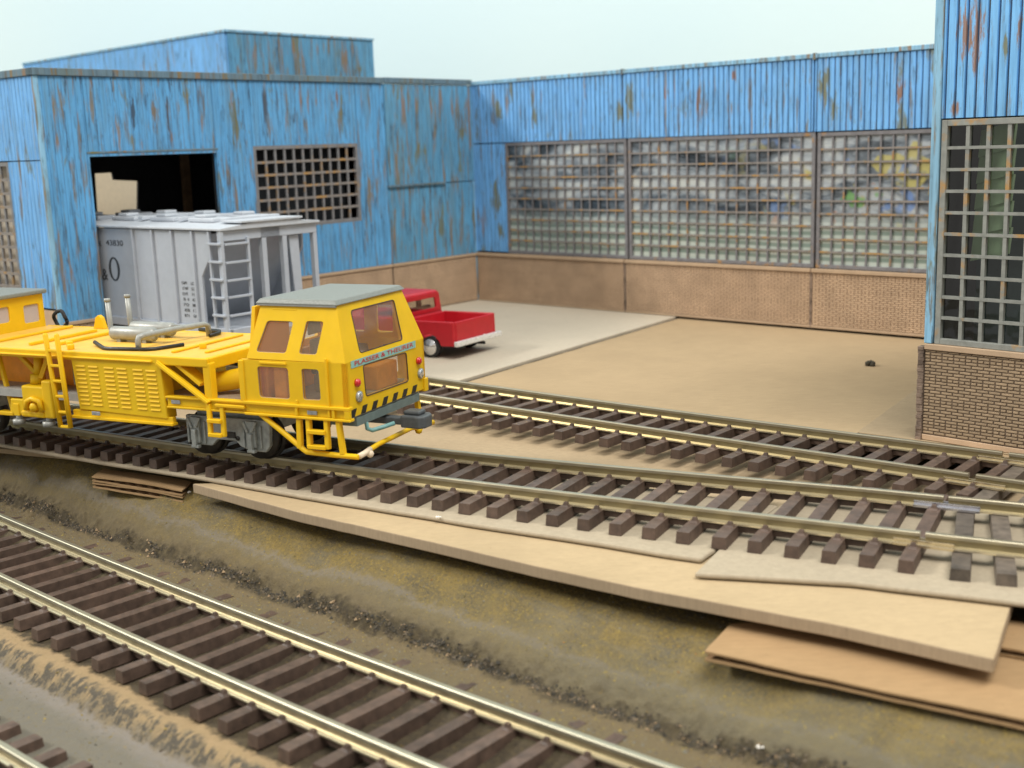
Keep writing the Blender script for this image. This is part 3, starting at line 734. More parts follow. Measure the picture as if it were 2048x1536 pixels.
def painted_reflection(name, seed):
    """the glazing of the long windows: a glossy sheet with room reflections painted in as grey, blue and pale green patches, coloured towards the right"""
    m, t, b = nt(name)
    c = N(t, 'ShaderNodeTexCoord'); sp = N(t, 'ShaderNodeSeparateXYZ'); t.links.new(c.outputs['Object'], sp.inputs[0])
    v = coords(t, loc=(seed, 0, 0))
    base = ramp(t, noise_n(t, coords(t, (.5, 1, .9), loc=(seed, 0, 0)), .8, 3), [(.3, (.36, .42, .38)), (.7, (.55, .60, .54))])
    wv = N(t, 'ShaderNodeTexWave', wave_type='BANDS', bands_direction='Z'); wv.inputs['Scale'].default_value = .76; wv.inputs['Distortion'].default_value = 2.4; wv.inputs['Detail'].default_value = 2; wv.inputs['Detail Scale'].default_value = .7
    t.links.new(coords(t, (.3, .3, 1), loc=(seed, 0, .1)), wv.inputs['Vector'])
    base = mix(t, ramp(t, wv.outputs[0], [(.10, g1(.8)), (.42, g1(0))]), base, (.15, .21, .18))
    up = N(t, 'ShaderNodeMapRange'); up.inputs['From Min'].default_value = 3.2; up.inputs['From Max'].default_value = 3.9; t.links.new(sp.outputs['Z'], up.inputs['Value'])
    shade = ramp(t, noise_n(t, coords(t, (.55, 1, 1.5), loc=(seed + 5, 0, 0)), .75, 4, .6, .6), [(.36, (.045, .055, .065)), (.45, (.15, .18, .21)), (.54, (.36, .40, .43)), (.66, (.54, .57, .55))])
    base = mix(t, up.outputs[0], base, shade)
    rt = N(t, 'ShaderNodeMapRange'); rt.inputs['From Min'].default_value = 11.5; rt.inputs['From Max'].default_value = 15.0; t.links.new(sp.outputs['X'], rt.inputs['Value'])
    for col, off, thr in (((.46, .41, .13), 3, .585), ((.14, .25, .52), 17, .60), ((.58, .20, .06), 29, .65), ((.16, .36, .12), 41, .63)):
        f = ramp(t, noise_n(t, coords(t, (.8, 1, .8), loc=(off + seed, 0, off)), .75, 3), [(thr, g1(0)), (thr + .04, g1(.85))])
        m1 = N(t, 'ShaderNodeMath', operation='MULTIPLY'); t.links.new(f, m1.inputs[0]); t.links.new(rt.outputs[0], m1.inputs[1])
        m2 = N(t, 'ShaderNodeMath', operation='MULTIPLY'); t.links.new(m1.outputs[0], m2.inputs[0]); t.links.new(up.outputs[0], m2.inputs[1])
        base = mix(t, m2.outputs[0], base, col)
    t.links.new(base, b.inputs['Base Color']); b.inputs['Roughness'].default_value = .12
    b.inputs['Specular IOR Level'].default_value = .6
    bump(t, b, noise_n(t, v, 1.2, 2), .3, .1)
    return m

# --- long building at the back
A_BACK = -42.64
bk = thing('factory_building', 'long light blue ribbed building with three wide bands of grid windows over tan brick', 'building', (-1.28, 50.0, 0), A_BACK)
TOPB = 8.84
for a, b_ in ((.02, 7.62), (7.68, 15.27), (15.33, 24.4)):
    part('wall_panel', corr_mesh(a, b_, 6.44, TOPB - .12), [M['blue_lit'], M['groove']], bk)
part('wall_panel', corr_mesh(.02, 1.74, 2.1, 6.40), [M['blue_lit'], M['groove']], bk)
mb = MB(); mb.box(-.02, 7.66, -.05, .3, TOPB - .11, TOPB + .03); mb.box(7.68, 15.28, -.05, .3, TOPB - .11, TOPB + .03); mb.box(15.32, 24.4, -.05, .3, TOPB - .11, TOPB + .03)
part('cornice', mb, M['blue_trim'], bk, .012)
mb = MB()
mb.box(7.60, 7.70, -.06, .08, TOPB - .16, TOPB + .05); mb.box(15.25, 15.36, -.06, .08, TOPB - .16, TOPB + .05)
part('cornice_joint', mb, M['trim_dark'], bk, .01)
mb = MB(); mb.box(-.05, 24.4, .11, .3, 6.35, TOPB - .12); mb.box(-.05, 1.74, .11, .3, 0, 6.34); mb.box(1.74, 24.4, .04, .5, .04, 2.02)
part('wall_core', mb, M['black'], bk)
for a, b_ in ((.03, 7.61), (7.67, 15.28), (15.33, 19.9)):
    mb = MB(); mb.box(a, b_, 0, .04, .06, 1.9); part('brick_panel', mb, M['mortar_far'], bk)
    brick_stuff(bk, brick_geo(a + .02, b_ - .02, .16, 1.88), 0)
    mb = MB(); mb.box(a, b_, -.07, .05, 1.905, 2.03); part('brick_ledge', mb, M['ledge'], bk, .015)
    mb = MB(); mb.box(a, b_, -.035, .03, .065, .15); part('brick_plinth', mb, M['ledge'], bk, .01)
mb = MB(); mb.box(7.6, 7.68, -.02, .05, .05, 2.0); mb.box(15.27, 15.34, -.02, .05, .05, 2.0); part('brick_seam', mb, M['pier'], bk)
window(bk, 1.76, 7.76, 2.05, 6.42, 14, 10, M['muntin'], .06, .12, .02, M['glass_wavy'], painted_reflection('reflection_sheet_left', 0), .085, bard=.04)
window(bk, 7.84, 15.36, 2.05, 6.42, 18, 10, M['muntin'], .06, .12, .02, M['glass_wavy'], painted_reflection('reflection_sheet_mid', 2), .085, bard=.04)
window(bk, 15.44, 23.0, 2.05, 6.40, 18, 10, M['muntin'], .06, .12, .02, M['glass_wavy'], painted_reflection('reflection_sheet_right', 4), .085, bard=.04)
mb = MB(); mb.box(-.05, 24.4, .3, 4.5, TOPB - .3, TOPB - .1); part('roof', mb, M['black'], bk)
mb = MB(); mb.box(-.05, 24.4, 4.3, 4.5, 0, TOPB - .3); part('rear_wall', mb, M['black'], bk)
mb = MB(); mb.box(-.06, .02, -.05, .12, .0, TOPB - .12); part('corner_strip', mb, M['blue_trim'], bk)

# --- left shed with the doorway
e = Vector((math.cos(R(230.5)), math.sin(R(230.5)), 0)); PC = Vector((-1.28, 50, 0)) + e * 18.9
lf = thing('factory_building', 'rust streaked blue shed with an open rail doorway and a small grid window', 'building', PC, 50.5)
TOPL = 8.92
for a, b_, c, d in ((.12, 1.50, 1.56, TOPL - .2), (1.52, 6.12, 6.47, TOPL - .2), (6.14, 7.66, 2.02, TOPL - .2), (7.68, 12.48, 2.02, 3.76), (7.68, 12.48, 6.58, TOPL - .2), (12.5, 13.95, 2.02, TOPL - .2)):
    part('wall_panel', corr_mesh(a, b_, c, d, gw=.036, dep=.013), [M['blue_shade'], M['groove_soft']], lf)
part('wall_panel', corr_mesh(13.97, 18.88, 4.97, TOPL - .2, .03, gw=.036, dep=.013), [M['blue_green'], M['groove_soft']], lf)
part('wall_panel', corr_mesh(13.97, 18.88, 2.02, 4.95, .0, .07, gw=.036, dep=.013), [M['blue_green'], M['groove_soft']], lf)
mb = MB(); mb.box(13.9, 17.1, -.09, .0, 4.90, 4.99); part('flashing', mb, M['trim_dark'], lf, .01)
mb = MB(); mb.box(-.06, 13.96, -.07, .3, TOPL - .19, TOPL + .02); part('cornice', mb, M['trim_dark'], lf, .015)
mb = MB(); mb.box(13.97, 18.9, -.085, .3, TOPL - .17, TOPL + .03); part('cornice', mb, M['trim_dark'], lf, .015)
mb = MB(); mb.box(-.02, .12, -.02, .10, 0, TOPL - .19); part('corner_strip', mb, M['blue_trim'], lf, .02)
mb = MB(); mb.box(1.44, 1.51, -.03, .12, .1, 6.5); mb.box(6.13, 6.2, -.03, .12, .1, 6.5); mb.box(1.51, 6.13, -.03, .12, 6.40, 6.48)
part('door_frame', mb, M['blue_shade'], lf, .008)
mb = MB(); mb.box(1.44, 6.2, -.045, .02, 6.485, 6.55); part('door_lintel', mb, M['trim_dark'], lf, .008)
# lining: card behind the walls
mb = MB()
for a, b_, c, d in ((.1, 1.5, 0, TOPL - .2), (1.5, 6.14, 6.5, TOPL - .2), (6.14, 7.66, 0, TOPL - .2), (7.66, 12.5, 0, 3.72), (7.66, 12.5, 6.6, TOPL - .2), (12.5, 18.9, 0, TOPL - .2)):
    mb.box(a, b_, .105, .26, c, d)
part('wall_lining', mb, M['black'], lf)
for a, b_, z1 in ((.12, 1.46, 1.5), (6.2, 13.95, 1.9), (13.99, 18.86, 1.9)):
    mb = MB(); mb.box(a, b_, 0, .1, .05, z1); part('brick_panel', mb, M['mortar_far'], lf)
    brick_stuff(lf, brick_geo(a + .02, b_ - .02, .1, z1 - .02), 0, .012)
    mb = MB(); mb.box(a, b_, -.05, .06, z1 + .005, z1 + .11); part('brick_ledge', mb, M['ledge'], lf, .015)
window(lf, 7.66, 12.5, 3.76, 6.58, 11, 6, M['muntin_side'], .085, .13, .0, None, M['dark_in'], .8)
# roof, rear wall with a stepped opening, inside post
mb = MB(); mb.box(.05, 18.9, .26, 5.6, TOPL - .35, TOPL - .22); part('roof', mb, M['black'], lf)
mb = MB(); mb.panel((0, 5.5, 0), (1, 0, 0), (0, 0, 1), [(.05, 0), (18.9, 0), (18.9, TOPL - .35), (.05, TOPL - .35)], [[(5.06, 3.0), (6.60, 3.0), (6.64, 4.11), (6.81, 5.50), (5.82, 5.58), (5.79, 5.84), (5.09, 5.83), (5.03, 4.2)]], .1)
part('rear_wall', mb, M['black'], lf)
mb = MB(); mb.bar((8.6, 5.2, 0), (8.66, 5.2, 8.5), .36, .15, (0, 1, 0)); part('inside_post', mb, M['post'], lf, .03)
mb = MB(); mb.box(18.7, 18.9, .3, 5.5, 0, TOPL - .35); part('end_wall', mb, M['black'], lf)
# left side face (parallel to the long building)
SDL = 6.0
sd = link(bpy.data.objects.new('side_face', MB().box(SDL - 1.93, SDL - .05, .105, .3, 0, 8.7).box(.1, SDL - 1.93, .105, .3, 6.4, 8.7).box(.1, SDL - 1.93, .105, .3, 0, 2.0).mesh('side_face', [M['black']])), lf)
sd.location = (0, SDL, 0); sd.rotation_euler = (0, 0, R(-90))
for a, b_, c, d in ((.0, SDL - .02, 6.36, TOPL - .2), (SDL - 1.93, SDL - .02, 2.02, 6.33)):
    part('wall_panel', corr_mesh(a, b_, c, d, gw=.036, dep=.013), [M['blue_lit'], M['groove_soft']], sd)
mb = MB(); mb.box(0, SDL + .08, -.06, .3, TOPL - .19, TOPL + .02); part('cornice', mb, M['trim_dark'], sd, .015)
mb = MB(); mb.box(0, SDL - .02, 0, .1, 0, 1.95); part('brick_panel', mb, M['brick'], sd)
ws = window(lf, .1, SDL - 1.95, 2.05, 6.32, 9, 10, M['muntin_side'], .08, .12, .0, None, simple('beige_window_card', (.55, .49, .40), .6, var=.2, scale=.6), .35)
ws.location = sd.location; ws.rotation_euler = sd.rotation_euler

# --- tower at the right
tw = thing('factory_building', 'tall blue building end at the right with one big dark grid window over tan brick', 'building', (8.48, 24.62, 0), -46)
part('wall_panel', corr_mesh(.28, 6, 6.58, 12.5, 0, .11, .06, .04), [M['blue_tower'], M['groove']], tw)
mb = MB(); mb.box(.09, .275, -.03, .14, 2.06, 12.5); part('corner_strip', mb, M['blue_trim'], tw, .02)
mb = MB(); mb.box(.1, 6, .11, .4, 6.6, 12.5); mb.box(.05, .25, .145, 8, 0, 12.5); mb.box(.25, 6, .08, .4, 0, 1.95); part('wall_core', mb, M['black'], tw)
mb = MB(); mb.box(.10, 6, .0, .08, .02, 1.93); part('brick_panel', mb, M['mortar'], tw)
mb = MB(); mb.box(.115, 6, -.06, .1, 1.935, 2.055); part('brick_ledge', mb, M['ledge'], tw, .015)
mb = MB()
for i in range(26):
    z = .0 + i * .0765; w_ = random.uniform(-.012, .012); mb.box(-.02 + w_, .105 + random.uniform(-.006, .006), -.055 + random.uniform(-.015, .015), .12, z, z + .0755)
part('brick_pier', mb, M['pier'], tw, .008)
mb = MB(); mb.box(.11, 6, -.03, .0, .02, .135); part('brick_plinth', mb, M['brick'], tw, .01)
bl = [q for q in brick_geo(.115, 6, .15, 1.925, .25, .0665)]
near_b = [q for q in bl if q[0] < 2.45]
near_b = sorted(near_b, key=lambda q: q[0])[:300]; keep = set(map(id, near_b))
cache = {}
for q in near_b:
    a, b_, c, d = q; key = (round(b_ - a, 3), round(d - c, 3), random.randrange(2))
    if key not in cache:
        L, H = b_ - a, d - c; p = .02 * random.uniform(.8, 1.25); f = .007; mb = MB()
        mb.add([(0, 0, 0), (L, 0, 0), (L, 0, H), (0, 0, H), (f, -p, f), (L - f, -p, f), (L - f, -p, H - f), (f, -p, H - f)], [(4, 5, 6, 7), (0, 1, 5, 4), (1, 2, 6, 5), (2, 3, 7, 6), (3, 0, 4, 7), (3, 2, 1, 0)])
        cache[key] = mb.mesh('brick', [M['brick_unit']])
    o = link(bpy.data.objects.new('brick', cache[key]), tw); o.location = (a, -.001, c)
brick_stuff(tw, [q for q in bl if id(q) not in keep], 0, .02, M['brick_unit'])
window(tw, .30, 4.66, 2.06, 6.55, 10, 10, M['muntin_tower'], .075, .12, .0, M['glass_dark'], None, hbar=.06, bard=.10)
mb = MB(); mb.box(.25, 6, 1.9, 2.0, 0, 12); part('inner_wall', mb, simple('dark_teal_inside', (.045, .085, .085), .8, var=.6, scale=.7), tw)
green = simple('green_reflection_tone', (.36, .50, .30), .8, var=.2, scale=1)  # added slats stand in for green reflections in the tower glass
mb = MB()
for i in range(5):
    z = 4.0 + i * .52
    mb.hexa([(.62, .8 + .04 * i, z - .30), (1.5, .55, z - .10), (1.5, .65, z - .10), (.62, .9 + .04 * i, z - .30), (.62, .9 + .04 * i, z + .24), (1.5, .65, z + .42), (1.5, .75, z + .42), (.62, 1.0 + .04 * i, z + .24)])
part('reflection_slat', mb, green, tw)

# --- block rising behind the shed
rb = thing('roof_block', 'upper blue ribbed block rising behind the roof of the rusty shed', 'building', (-10.53, 48, 0), 50.5)
part('wall_panel', corr_mesh(.1, 7.87, 0, 10.93, gw=.036, dep=.013), [M['blue_green'], M['groove_soft']], rb)
mb = MB(); mb.box(-.03, 7.9, -.05, .3, 10.94, 11.03); part('cornice', mb, M['blue_trim'], rb)
mb = MB(); mb.box(.1, 7.87, .11, .8, 0, 10.9); part('core', mb, M['black'], rb)
SBL = (-18.35 * math.cos(R(84)) * -1, 18.35 * math.sin(R(84)), 0)
mb = corr_mesh(0, 18.3, 0, 10.93, gw=.036, dep=.013)
s2 = part('wall_panel', mb, [M['blue_lit'], M['groove']], rb); s2.location = SBL; s2.rotation_euler = (0, 0, R(-96))
mb = MB(); mb.box(0, 18.38, -.05, .2, 10.94, 11.03); c2 = part('cornice', mb, M['blue_trim'], rb); c2.location = SBL; c2.rotation_euler = (0, 0, R(-96))
# beige card seen through the rear opening of the shed
mb = MB(); mb.box(1.0, 11.3, 10.0, 10.1, -1, 8.5); bc = part('beige_card', mb, M['beige'])
bc.location = PC; bc.rotation_euler = (0, 0, R(50.5)); tag(bc, 'plain beige card standing behind the rear opening of the rusty shed', 'card')

# ------------------------------------------------------------------ yellow tamping machine (s forward, t towards the viewer)
mc = thing('track_machine', 'yellow track maintenance machine with a grey roofed cab on the middle track', 'rail vehicle', (-2.40, 22.99, 0), -25)
def Q(s, t, z): return (s, -t, z)
def bx(mb, s0, s1, t0, t1, z0, z1): return mb.box(s0, s1, -t1, -t0, z0, z1)
Y = M['yellow']
W = 1.48
cab = MB()
# near and far lower side panels
lower = [(-2.34, 1.70), (-.0, 1.66), (-.0, 2.54), (-2.34, 2.52)]
w3 = rquad([(-1.96, 1.80), (-1.27, 1.80), (-1.27, 2.40), (-1.97, 2.40)], .07); w4 = rquad([(-.97, 1.81), (-.58, 1.82), (-.59, 2.40), (-.97, 2.40)], .06)
cab.panel(Q(0, W, 0), (1, 0, 0), (0, 0, 1), lower, [w3, w4], .09)
# sloping upper side panels: local axis along the slope
T1, Z1, T2, Z2 = 1.48, 2.54, 1.20, 3.57
sl = math.hypot(T1 - T2, Z2 - Z1); eyn = Vector((0, (T1 - T2) / sl, (Z2 - Z1) / sl)); k_ = sl / (Z2 - Z1)
up = lambda z: (z - Z1) * k_
upper = [(-2.2, 0), (0, 0), (-.30, sl), (-1.97, sl)]
w1 = rquad([(-2.0, up(2.67)), (-1.32, up(2.67)), (-1.21, up(3.25)), (-1.80, up(3.25))], .07)
w2 = rquad([(-1.03, up(2.67)), (-.64, up(2.67)), (-.54, up(3.27)), (-.92, up(3.27))], .06)
cab.panel(Q(0, T1, Z1), (1, 0, 0), eyn, upper, [w1, w2], .08)
eyf = Vector((0, -(T1 - T2) / sl, (Z2 - Z1) / sl))
flip = lambda l: [(-a, b_) for a, b_ in l][::-1]
cab.panel(Q(0, -T1, Z1), (-1, 0, 0), eyf, flip(upper), [flip(w1), flip(w2)], .08)
cab.panel(Q(0, -W, 0), (-1, 0, 0), (0, 0, 1), flip(lower), [flip(w3), flip(w4)], .09)
# front: lower vertical, upper sloped back (x axis = local +y, seen from the front left to right)
fw_low = rquad([(-.83, 1.80), (.78, 1.78), (.75, 2.37), (-.88, 2.40)], .07)
cab.panel((0, 0, 0), (0, 1, 0), (0, 0, 1), [(-W, 1.50), (W, 1.50), (W, 2.54), (-W, 2.54)], [fw_low], .09)
fs = math.hypot(.30, Z2 - Z1); efu = Vector((-.30 / fs, 0, (Z2 - Z1) / fs)); kf = fs / (Z2 - Z1); uf = lambda z: (z - Z1) * kf
fw_up = rquad([(-.91, uf(2.64)), (.68, uf(2.64)), (.80, uf(3.41)), (-.79, uf(3.41))], .07)
cab.panel((0, 0, Z1), (0, 1, 0), efu, [(-W, 0), (W, 0), (T2, fs), (-T2, fs)], [fw_up], .08)
# rear wall with one opening
cab.panel((-2.2, 0, 0), (0, -1, 0), (0, 0, 1), [(-W + .09, 1.7), (W - .09, 1.7), (W - .09, 2.54), (T2, 3.5), (-T2, 3.5), (-W + .09, 2.54)], [rrect(-.85, .15, 2.62, 3.3, .06)], .08)
cabo = part('cab', cab, Y, mc, .022)
# raised mouldings on the near side
for q in ((-.43, -.38, W, W + .035, 1.5, 2.62), (-1.14, -1.09, W - .01, W + .02, 1.48, 1.8), (-1.9, -1.3, W, W + .025, 2.45, 2.50), (-2.40, -2.28, W - .10, W + .02, 1.72, 2.50)):
    mb = MB(); bx(mb, *q); part('moulding', mb, Y, cabo, .012)
mb = MB(); mb.bar(Q(-1.7, 1.225, 3.46), Q(-1.15, 1.225, 3.46), .02, .04); part('moulding', mb, Y, cabo, .008)
# window panes with thin dark seals
def pane(o, ex, ey, loop, inset=.035, name='pane'):
    mb = MB(); o_ = Vector(o) - Vector(ex).cross(Vector(ey)).normalized() * inset
    P = [o_ + Vector(ex) * a + Vector(ey) * b_ for a, b_ in loop]
    mb.add(P, [list(range(len(P)))])
    p = part(name, mb, M['pane'], cabo)
    return p
def seal(o, ex, ey, loop, mat, inset=.02, w=.012):
    mb = MB(); o_ = Vector(o) - Vector(ex).cross(Vector(ey)).normalized() * inset
    P = [o_ + Vector(ex) * a + Vector(ey) * b_ for a, b_ in loop]
    mb.tube(P + [P[0]], w, 5, False)
    part('window_seal', mb, mat, cabo)
sealm = simple('pale_brown_seal', (.34, .22, .12), .5); sealk = simple('dark_seal', (.06, .035, .025), .5)
for l in (w3, w4): pane(Q(0, W, 0), (1, 0, 0), (0, 0, 1), l); seal(Q(0, W, 0), (1, 0, 0), (0, 0, 1), l, sealm)
for l in (w1, w2): pane(Q(0, T1, Z1), (1, 0, 0), eyn, l); seal(Q(0, T1, Z1), (1, 0, 0), eyn, l, sealm)
for l in (w3, w4): pane(Q(0, -W, 0), (-1, 0, 0), (0, 0, 1), flip(l))
for l in (w1, w2): pane(Q(0, -T1, Z1), (-1, 0, 0), eyf, flip(l))
pane((0, 0, 0), (0, 1, 0), (0, 0, 1), fw_low, .01); seal((0, 0, 0), (0, 1, 0), (0, 0, 1), fw_low, sealk, .0, .012)
pane((0, 0, Z1), (0, 1, 0), efu, fw_up, .01); seal((0, 0, Z1), (0, 1, 0), efu, fw_up, sealk, .0, .012)
# roof
mb = MB()
mb.hexa([(-2.08, -1.27, 3.565), (-.24, -1.27, 3.565), (-.24, 1.27, 3.565), (-2.08, 1.27, 3.565), (-2.0, -1.20, 3.66), (-.32, -1.20, 3.66), (-.32, 1.20, 3.66), (-2.0, 1.20, 3.66)])
part('roof', mb, M['roof_grey'], mc, .025)
mb = MB(); bx(mb, -2.05, -.28, 1.215, 1.25, 3.525, 3.57); part('gutter', mb, M['silver'], mc, .008)
# inside the cab
mb = MB(); bx(mb, -2.2, -.1, -1.38, 1.38, 1.62, 1.70); part('cab_floor', mb, M['floor_grey'], mc)
mb = MB(); bx(mb, -1.5, -1.0, -.2, .35, 1.7, 2.05); bx(mb, -1.55, -1.42, -.2, .35, 2.05, 2.75); part('seat', mb, M['seat'], mc, .05)
mb = MB(); bx(mb, -1.75, -1.45, .7, 1.3, 1.7, 2.4); bx(mb, -.75, -.3, -.9, -.1, 1.7, 2.2); bx(mb, -2.1, -1.95, -1.2, 1.2, 1.7, 2.5); part('console', mb, M['orange_in'], mc, .04)
mb = MB(); bx(mb, -.62, -.3, .3, 1.0, 2.35, 2.55); mb.bar(Q(-.8, .65, 1.7), Q(-.5, .65, 2.4), .06, .06); bx(mb, -1.98, -1.94, -.7, -.25, 2.72, 3.25); part('control_desk', mb, M['seat'], mc, .02)
# belt and sill beams
mb = MB()
bx(mb, -2.34, .06, W - .1, W + .055, 1.66, 1.72); bx(mb, -2.3, .05, W - .04, W + .0, 1.5, 1.66); bx(mb, -2.3, .07, W - .1, W + .06, 1.45, 1.50)
bx(mb, -.06, .06, W - .02, W + .05, 1.5, 1.66)
for s in (-.30, -1.12): bx(mb, s - .03, s + .03, W, W + .045, 1.5, 1.66)
part('sill_beam', mb, Y, mc, .012)
mb = MB(); bx(mb, -2.3, .04, -W - .05, -W + .1, 1.45, 1.72); part('sill_beam', mb, Y, mc, .012)
mb = MB(); bx(mb, -4.24, -2.3, W - .14, W + .02, 1.655, 1.70); bx(mb, -4.22, -2.3, W - .06, W - .02, 1.5, 1.655); bx(mb, -4.22, -2.3, W - .12, W + .02, 1.455, 1.50)
bx(mb, -3.0, -2.3, W, W + .06, 1.56, 1.62)
part('chassis_beam', mb, Y, mc, .012)
mb = MB(); bx(mb, -4.24, -2.3, -W, -W + .14, 1.45, 1.7); part('chassis_beam', mb, Y, mc, .012)
mb = MB(); bx(mb, -10.5, -.05, -1.25, 1.30, 1.40, 1.56); part('floor_plate', mb, M['floor_grey'], mc)
mb = MB(); bx(mb, -4.3, -2.25, -1.42, 1.44, 1.60, 1.66); part('walkway', mb, simple('grey_brown_walkway', (.33, .27, .20), .7, var=.1), mc)
for s, t_, z in ((-4.0, W - .015, 1.585), (-.78, W + .005, 1.575), (-6.05, W + .04, 1.235)):
    mb = MB(); bx(mb, s - .11, s + .11, t_, t_ + .02, z - .04, z + .04); part('marker_plate', mb, M['grey_plate'], mc, .01)
# front details: lamps, decal, hazard stripes
def lens(name, t_, z, r, mat, rim, depth):
    mb = MB(); mb.cyl((0.0, -t_, z), (depth * .7, -t_, z), r * 1.12, 18); o = part(name, mb, rim, mc)
    mb = MB(); mb.tube([(depth * .7, -t_, z), (depth * .95, -t_, z), (depth * 1.15, -t_, z), (depth * 1.22, -t_, z)], [r, r * .9, r * .55, r * .08], 16); part('lens', mb, mat, o)
for t_ in (1.14, -1.2): lens('tail_lamp', t_, 2.12, .068, M['lamp_red'], M['lamp_red'], .07)
for t_ in (1.09, -1.27): lens('headlamp', t_, 1.85, .095, M['chrome'], M['silver'], .05)
mb = MB(); mb.hexa([(.004, -1.30, 2.415), (.006, 1.12, 2.41), (.006, 1.12, 2.55), (.004, -1.30, 2.55), (.010, -1.30, 2.415), (.012, 1.12, 2.41), (.012, 1.12, 2.55), (.010, -1.30, 2.55)])
dec = part('name_strip', mb, M['decal'], mc)
XF = Matrix(((0, 0, 1, 0), (1, 0, 0, 0), (0, 1, 0, 0), (0, 0, 0, 1)))
l = part('lettering', text_mesh('PLASSER & THEURER', .115, 2.2, .003, M['red_print']), M['red_print'], dec); l.matrix_local = Matrix.Translation((.014, -.09, 2.482)) @ XF
for i in range(8):
    y0 = -1.44 + i * .385; mb = MB()
    mb.hexa([(.003, y0, 1.503), (.003, y0 + .16, 1.503), (.003, y0 + .25, 1.65), (.003, y0 + .09, 1.65), (.012, y0, 1.503), (.012, y0 + .16, 1.503), (.012, y0 + .25, 1.65), (.012, y0 + .09, 1.65)])
    if y0 + .25 < W: part('hazard_stripe', mb, M['black_paint'], mc)
# coupler and hose
mb = MB(); mb.bar((-.75, 0, 1.17), (.42, 0, 1.17), .22, .14); part('drawbar', mb, M['coupler'], mc, .02)
mb = MB(); mb.prism([(.36, -.24), (.78, -.27), (.88, -.16), (.88, .10), (.76, .24), (.36, .20)], 'z', 1.08, 1.32); bx(mb, .38, .74, -.13, .15, 1.32, 1.40); hd_ = part('coupler_head', mb, M['coupler'], mc, .03)
mb = MB(); mb.tube([Q(-.5, .9, 1.38), Q(-.1, .86, 1.36), Q(-.02, .84, 1.28), Q(-.02, .82, 1.17), Q(.05, .76, 1.13), Q(.2, .62, 1.17), Q(.36, .45, 1.22)], .042, 8); part('brake_hose', mb, M['hose'], mc)
mb = MB(); bx(mb, -.6, .0, -1.2, 1.2, 1.30, 1.46); part('front_underframe', mb, simple('teal_grey_underframe', (.13, .17, .16), .6), mc)
# rail guard frames
def guard(sg):
    mb = MB(); t_ = sg * (W - .02)
    mb.tube([Q(-1.99, t_, 1.47), Q(-1.5, t_, 1.15), Q(-1.05, t_, .84), Q(-.98, t_, .80), Q(-.4, t_, .79), Q(.16, t_, .79)], .055, 8)
    for s0, s1, z0 in ((-1.10, -1.12, .86), (-.23, -.17, .82)): mb.bar(Q(s0, t_, 1.44), Q(s1, t_, z0), .10, .10, (1, 0, 0))
    return part('rail_guard', mb, Y, mc, .012)
guard(1); guard(-1)
mb = MB(); mb.tube([Q(.15, 1.42, .79), Q(.15, 1.05, .83), Q(.15, .75, .86), Q(.15, .0, .87), Q(.15, -.55, .88), Q(.15, -.85, .83), Q(.15, -1.44, .79)], .05, 8); part('guard_bar', mb, Y, mc)
mb = MB(); mb.tube([Q(.16, 1.44, .80), Q(.17, 1.25, .815), Q(.16, 1.05, .838)], .058, 8); mb.ball(Q(.2, 1.12, .77), .075); part('guard_knob', mb, M['worn'], mc)
mb = MB(); mb.ball(Q(.16, -.82, .78), .085); part('guard_knob', mb, Y, mc)
# cab step ladder and small ladder
def step_ladder(s0, s1, z0, z1, zs, t_, w=.11):
    mb = MB()
    for s in (s0, s1): mb.bar(Q(s, t_ - .02, z1), Q(s + .02, t_ + .02, z0), w, .09, (1, 0, 0))
    o = part('step_ladder', mb, Y, mc, .015)
    for z in zs:
        mb = MB(); mb.bar(Q(s0, t_ + .03, z), Q(s1, t_ + .03, z), .13, .075); part('step', mb, Y, o, .012)
step_ladder(-.89, -.49, .90, 1.46, (.93, 1.22), W)
step_ladder(-3.18, -2.86, .97, 1.60, (1.0, 1.28), W + .02, .085)
# bogie
bo = MB()
bo.prism([(-4.06, 1.26), (-4.03, .76), (-3.8, .66), (-3.45, .66), (-3.3, .80), (-2.85, .80), (-2.75, .70), (-2.5, .62), (-2.15, .62), (-2.05, .75), (-2.02, 1.26)][::-1], 'y', -1.16, -1.05)
bgo = part('bogie', bo, M['bogie'], mc, .02)
mb = MB(); bo2 = mb.prism([(-4.06, 1.26), (-4.03, .76), (-3.45, .66), (-2.5, .62), (-2.05, .75), (-2.02, 1.26)][::-1], 'y', .95, 1.06); bx(mb, -3.9, -2.2, -1.0, 1.0, .95, 1.35); part('bogie_frame', mb, M['bogie'], bgo, .02)
for s in (-3.78, -2.42):
    mb = MB(); bx(mb, s - .12, s + .10, 1.16, 1.24, .72, 1.24); bx(mb, s - .05, s + .05, 1.24, 1.31, .64, 1.0); mb.bar(Q(s - .16, 1.24, 1.22), Q(s - .06, 1.26, 1.02), .05, .06); mb.bar(Q(s + .12, 1.24, 1.24), Q(s + .04, 1.28, 1.04), .05, .06); bx(mb, s - .24, s - .19, 1.16, 1.2, .70, 1.2); bx(mb, s + .17, s + .21, 1.16, 1.2, .70, 1.15); bx(mb, s - .08, s + .1, 1.2, 1.3, .62, .68)
    part('axle_box', mb, M['bogie'], bgo, .012)
    for sg in (1, -1):
        mb = MB(); mb.cyl(Q(s, sg * .98, .86), Q(s, sg * .80, .86), .43, 28); mb.cyl(Q(s, sg * .80, .86), Q(s, sg * .74, .86), .48, 28); part('wheel', mb, M['black_paint'], bgo)
mb = MB(); bx(mb, -3.05, -2.85, 1.16, 1.19, .86, .98); mb.cyl(Q(-2.8, 1.155, .86), Q(-2.8, 1.17, .86), .05, 10); part('side_detail', mb, M['black_paint'], bgo)
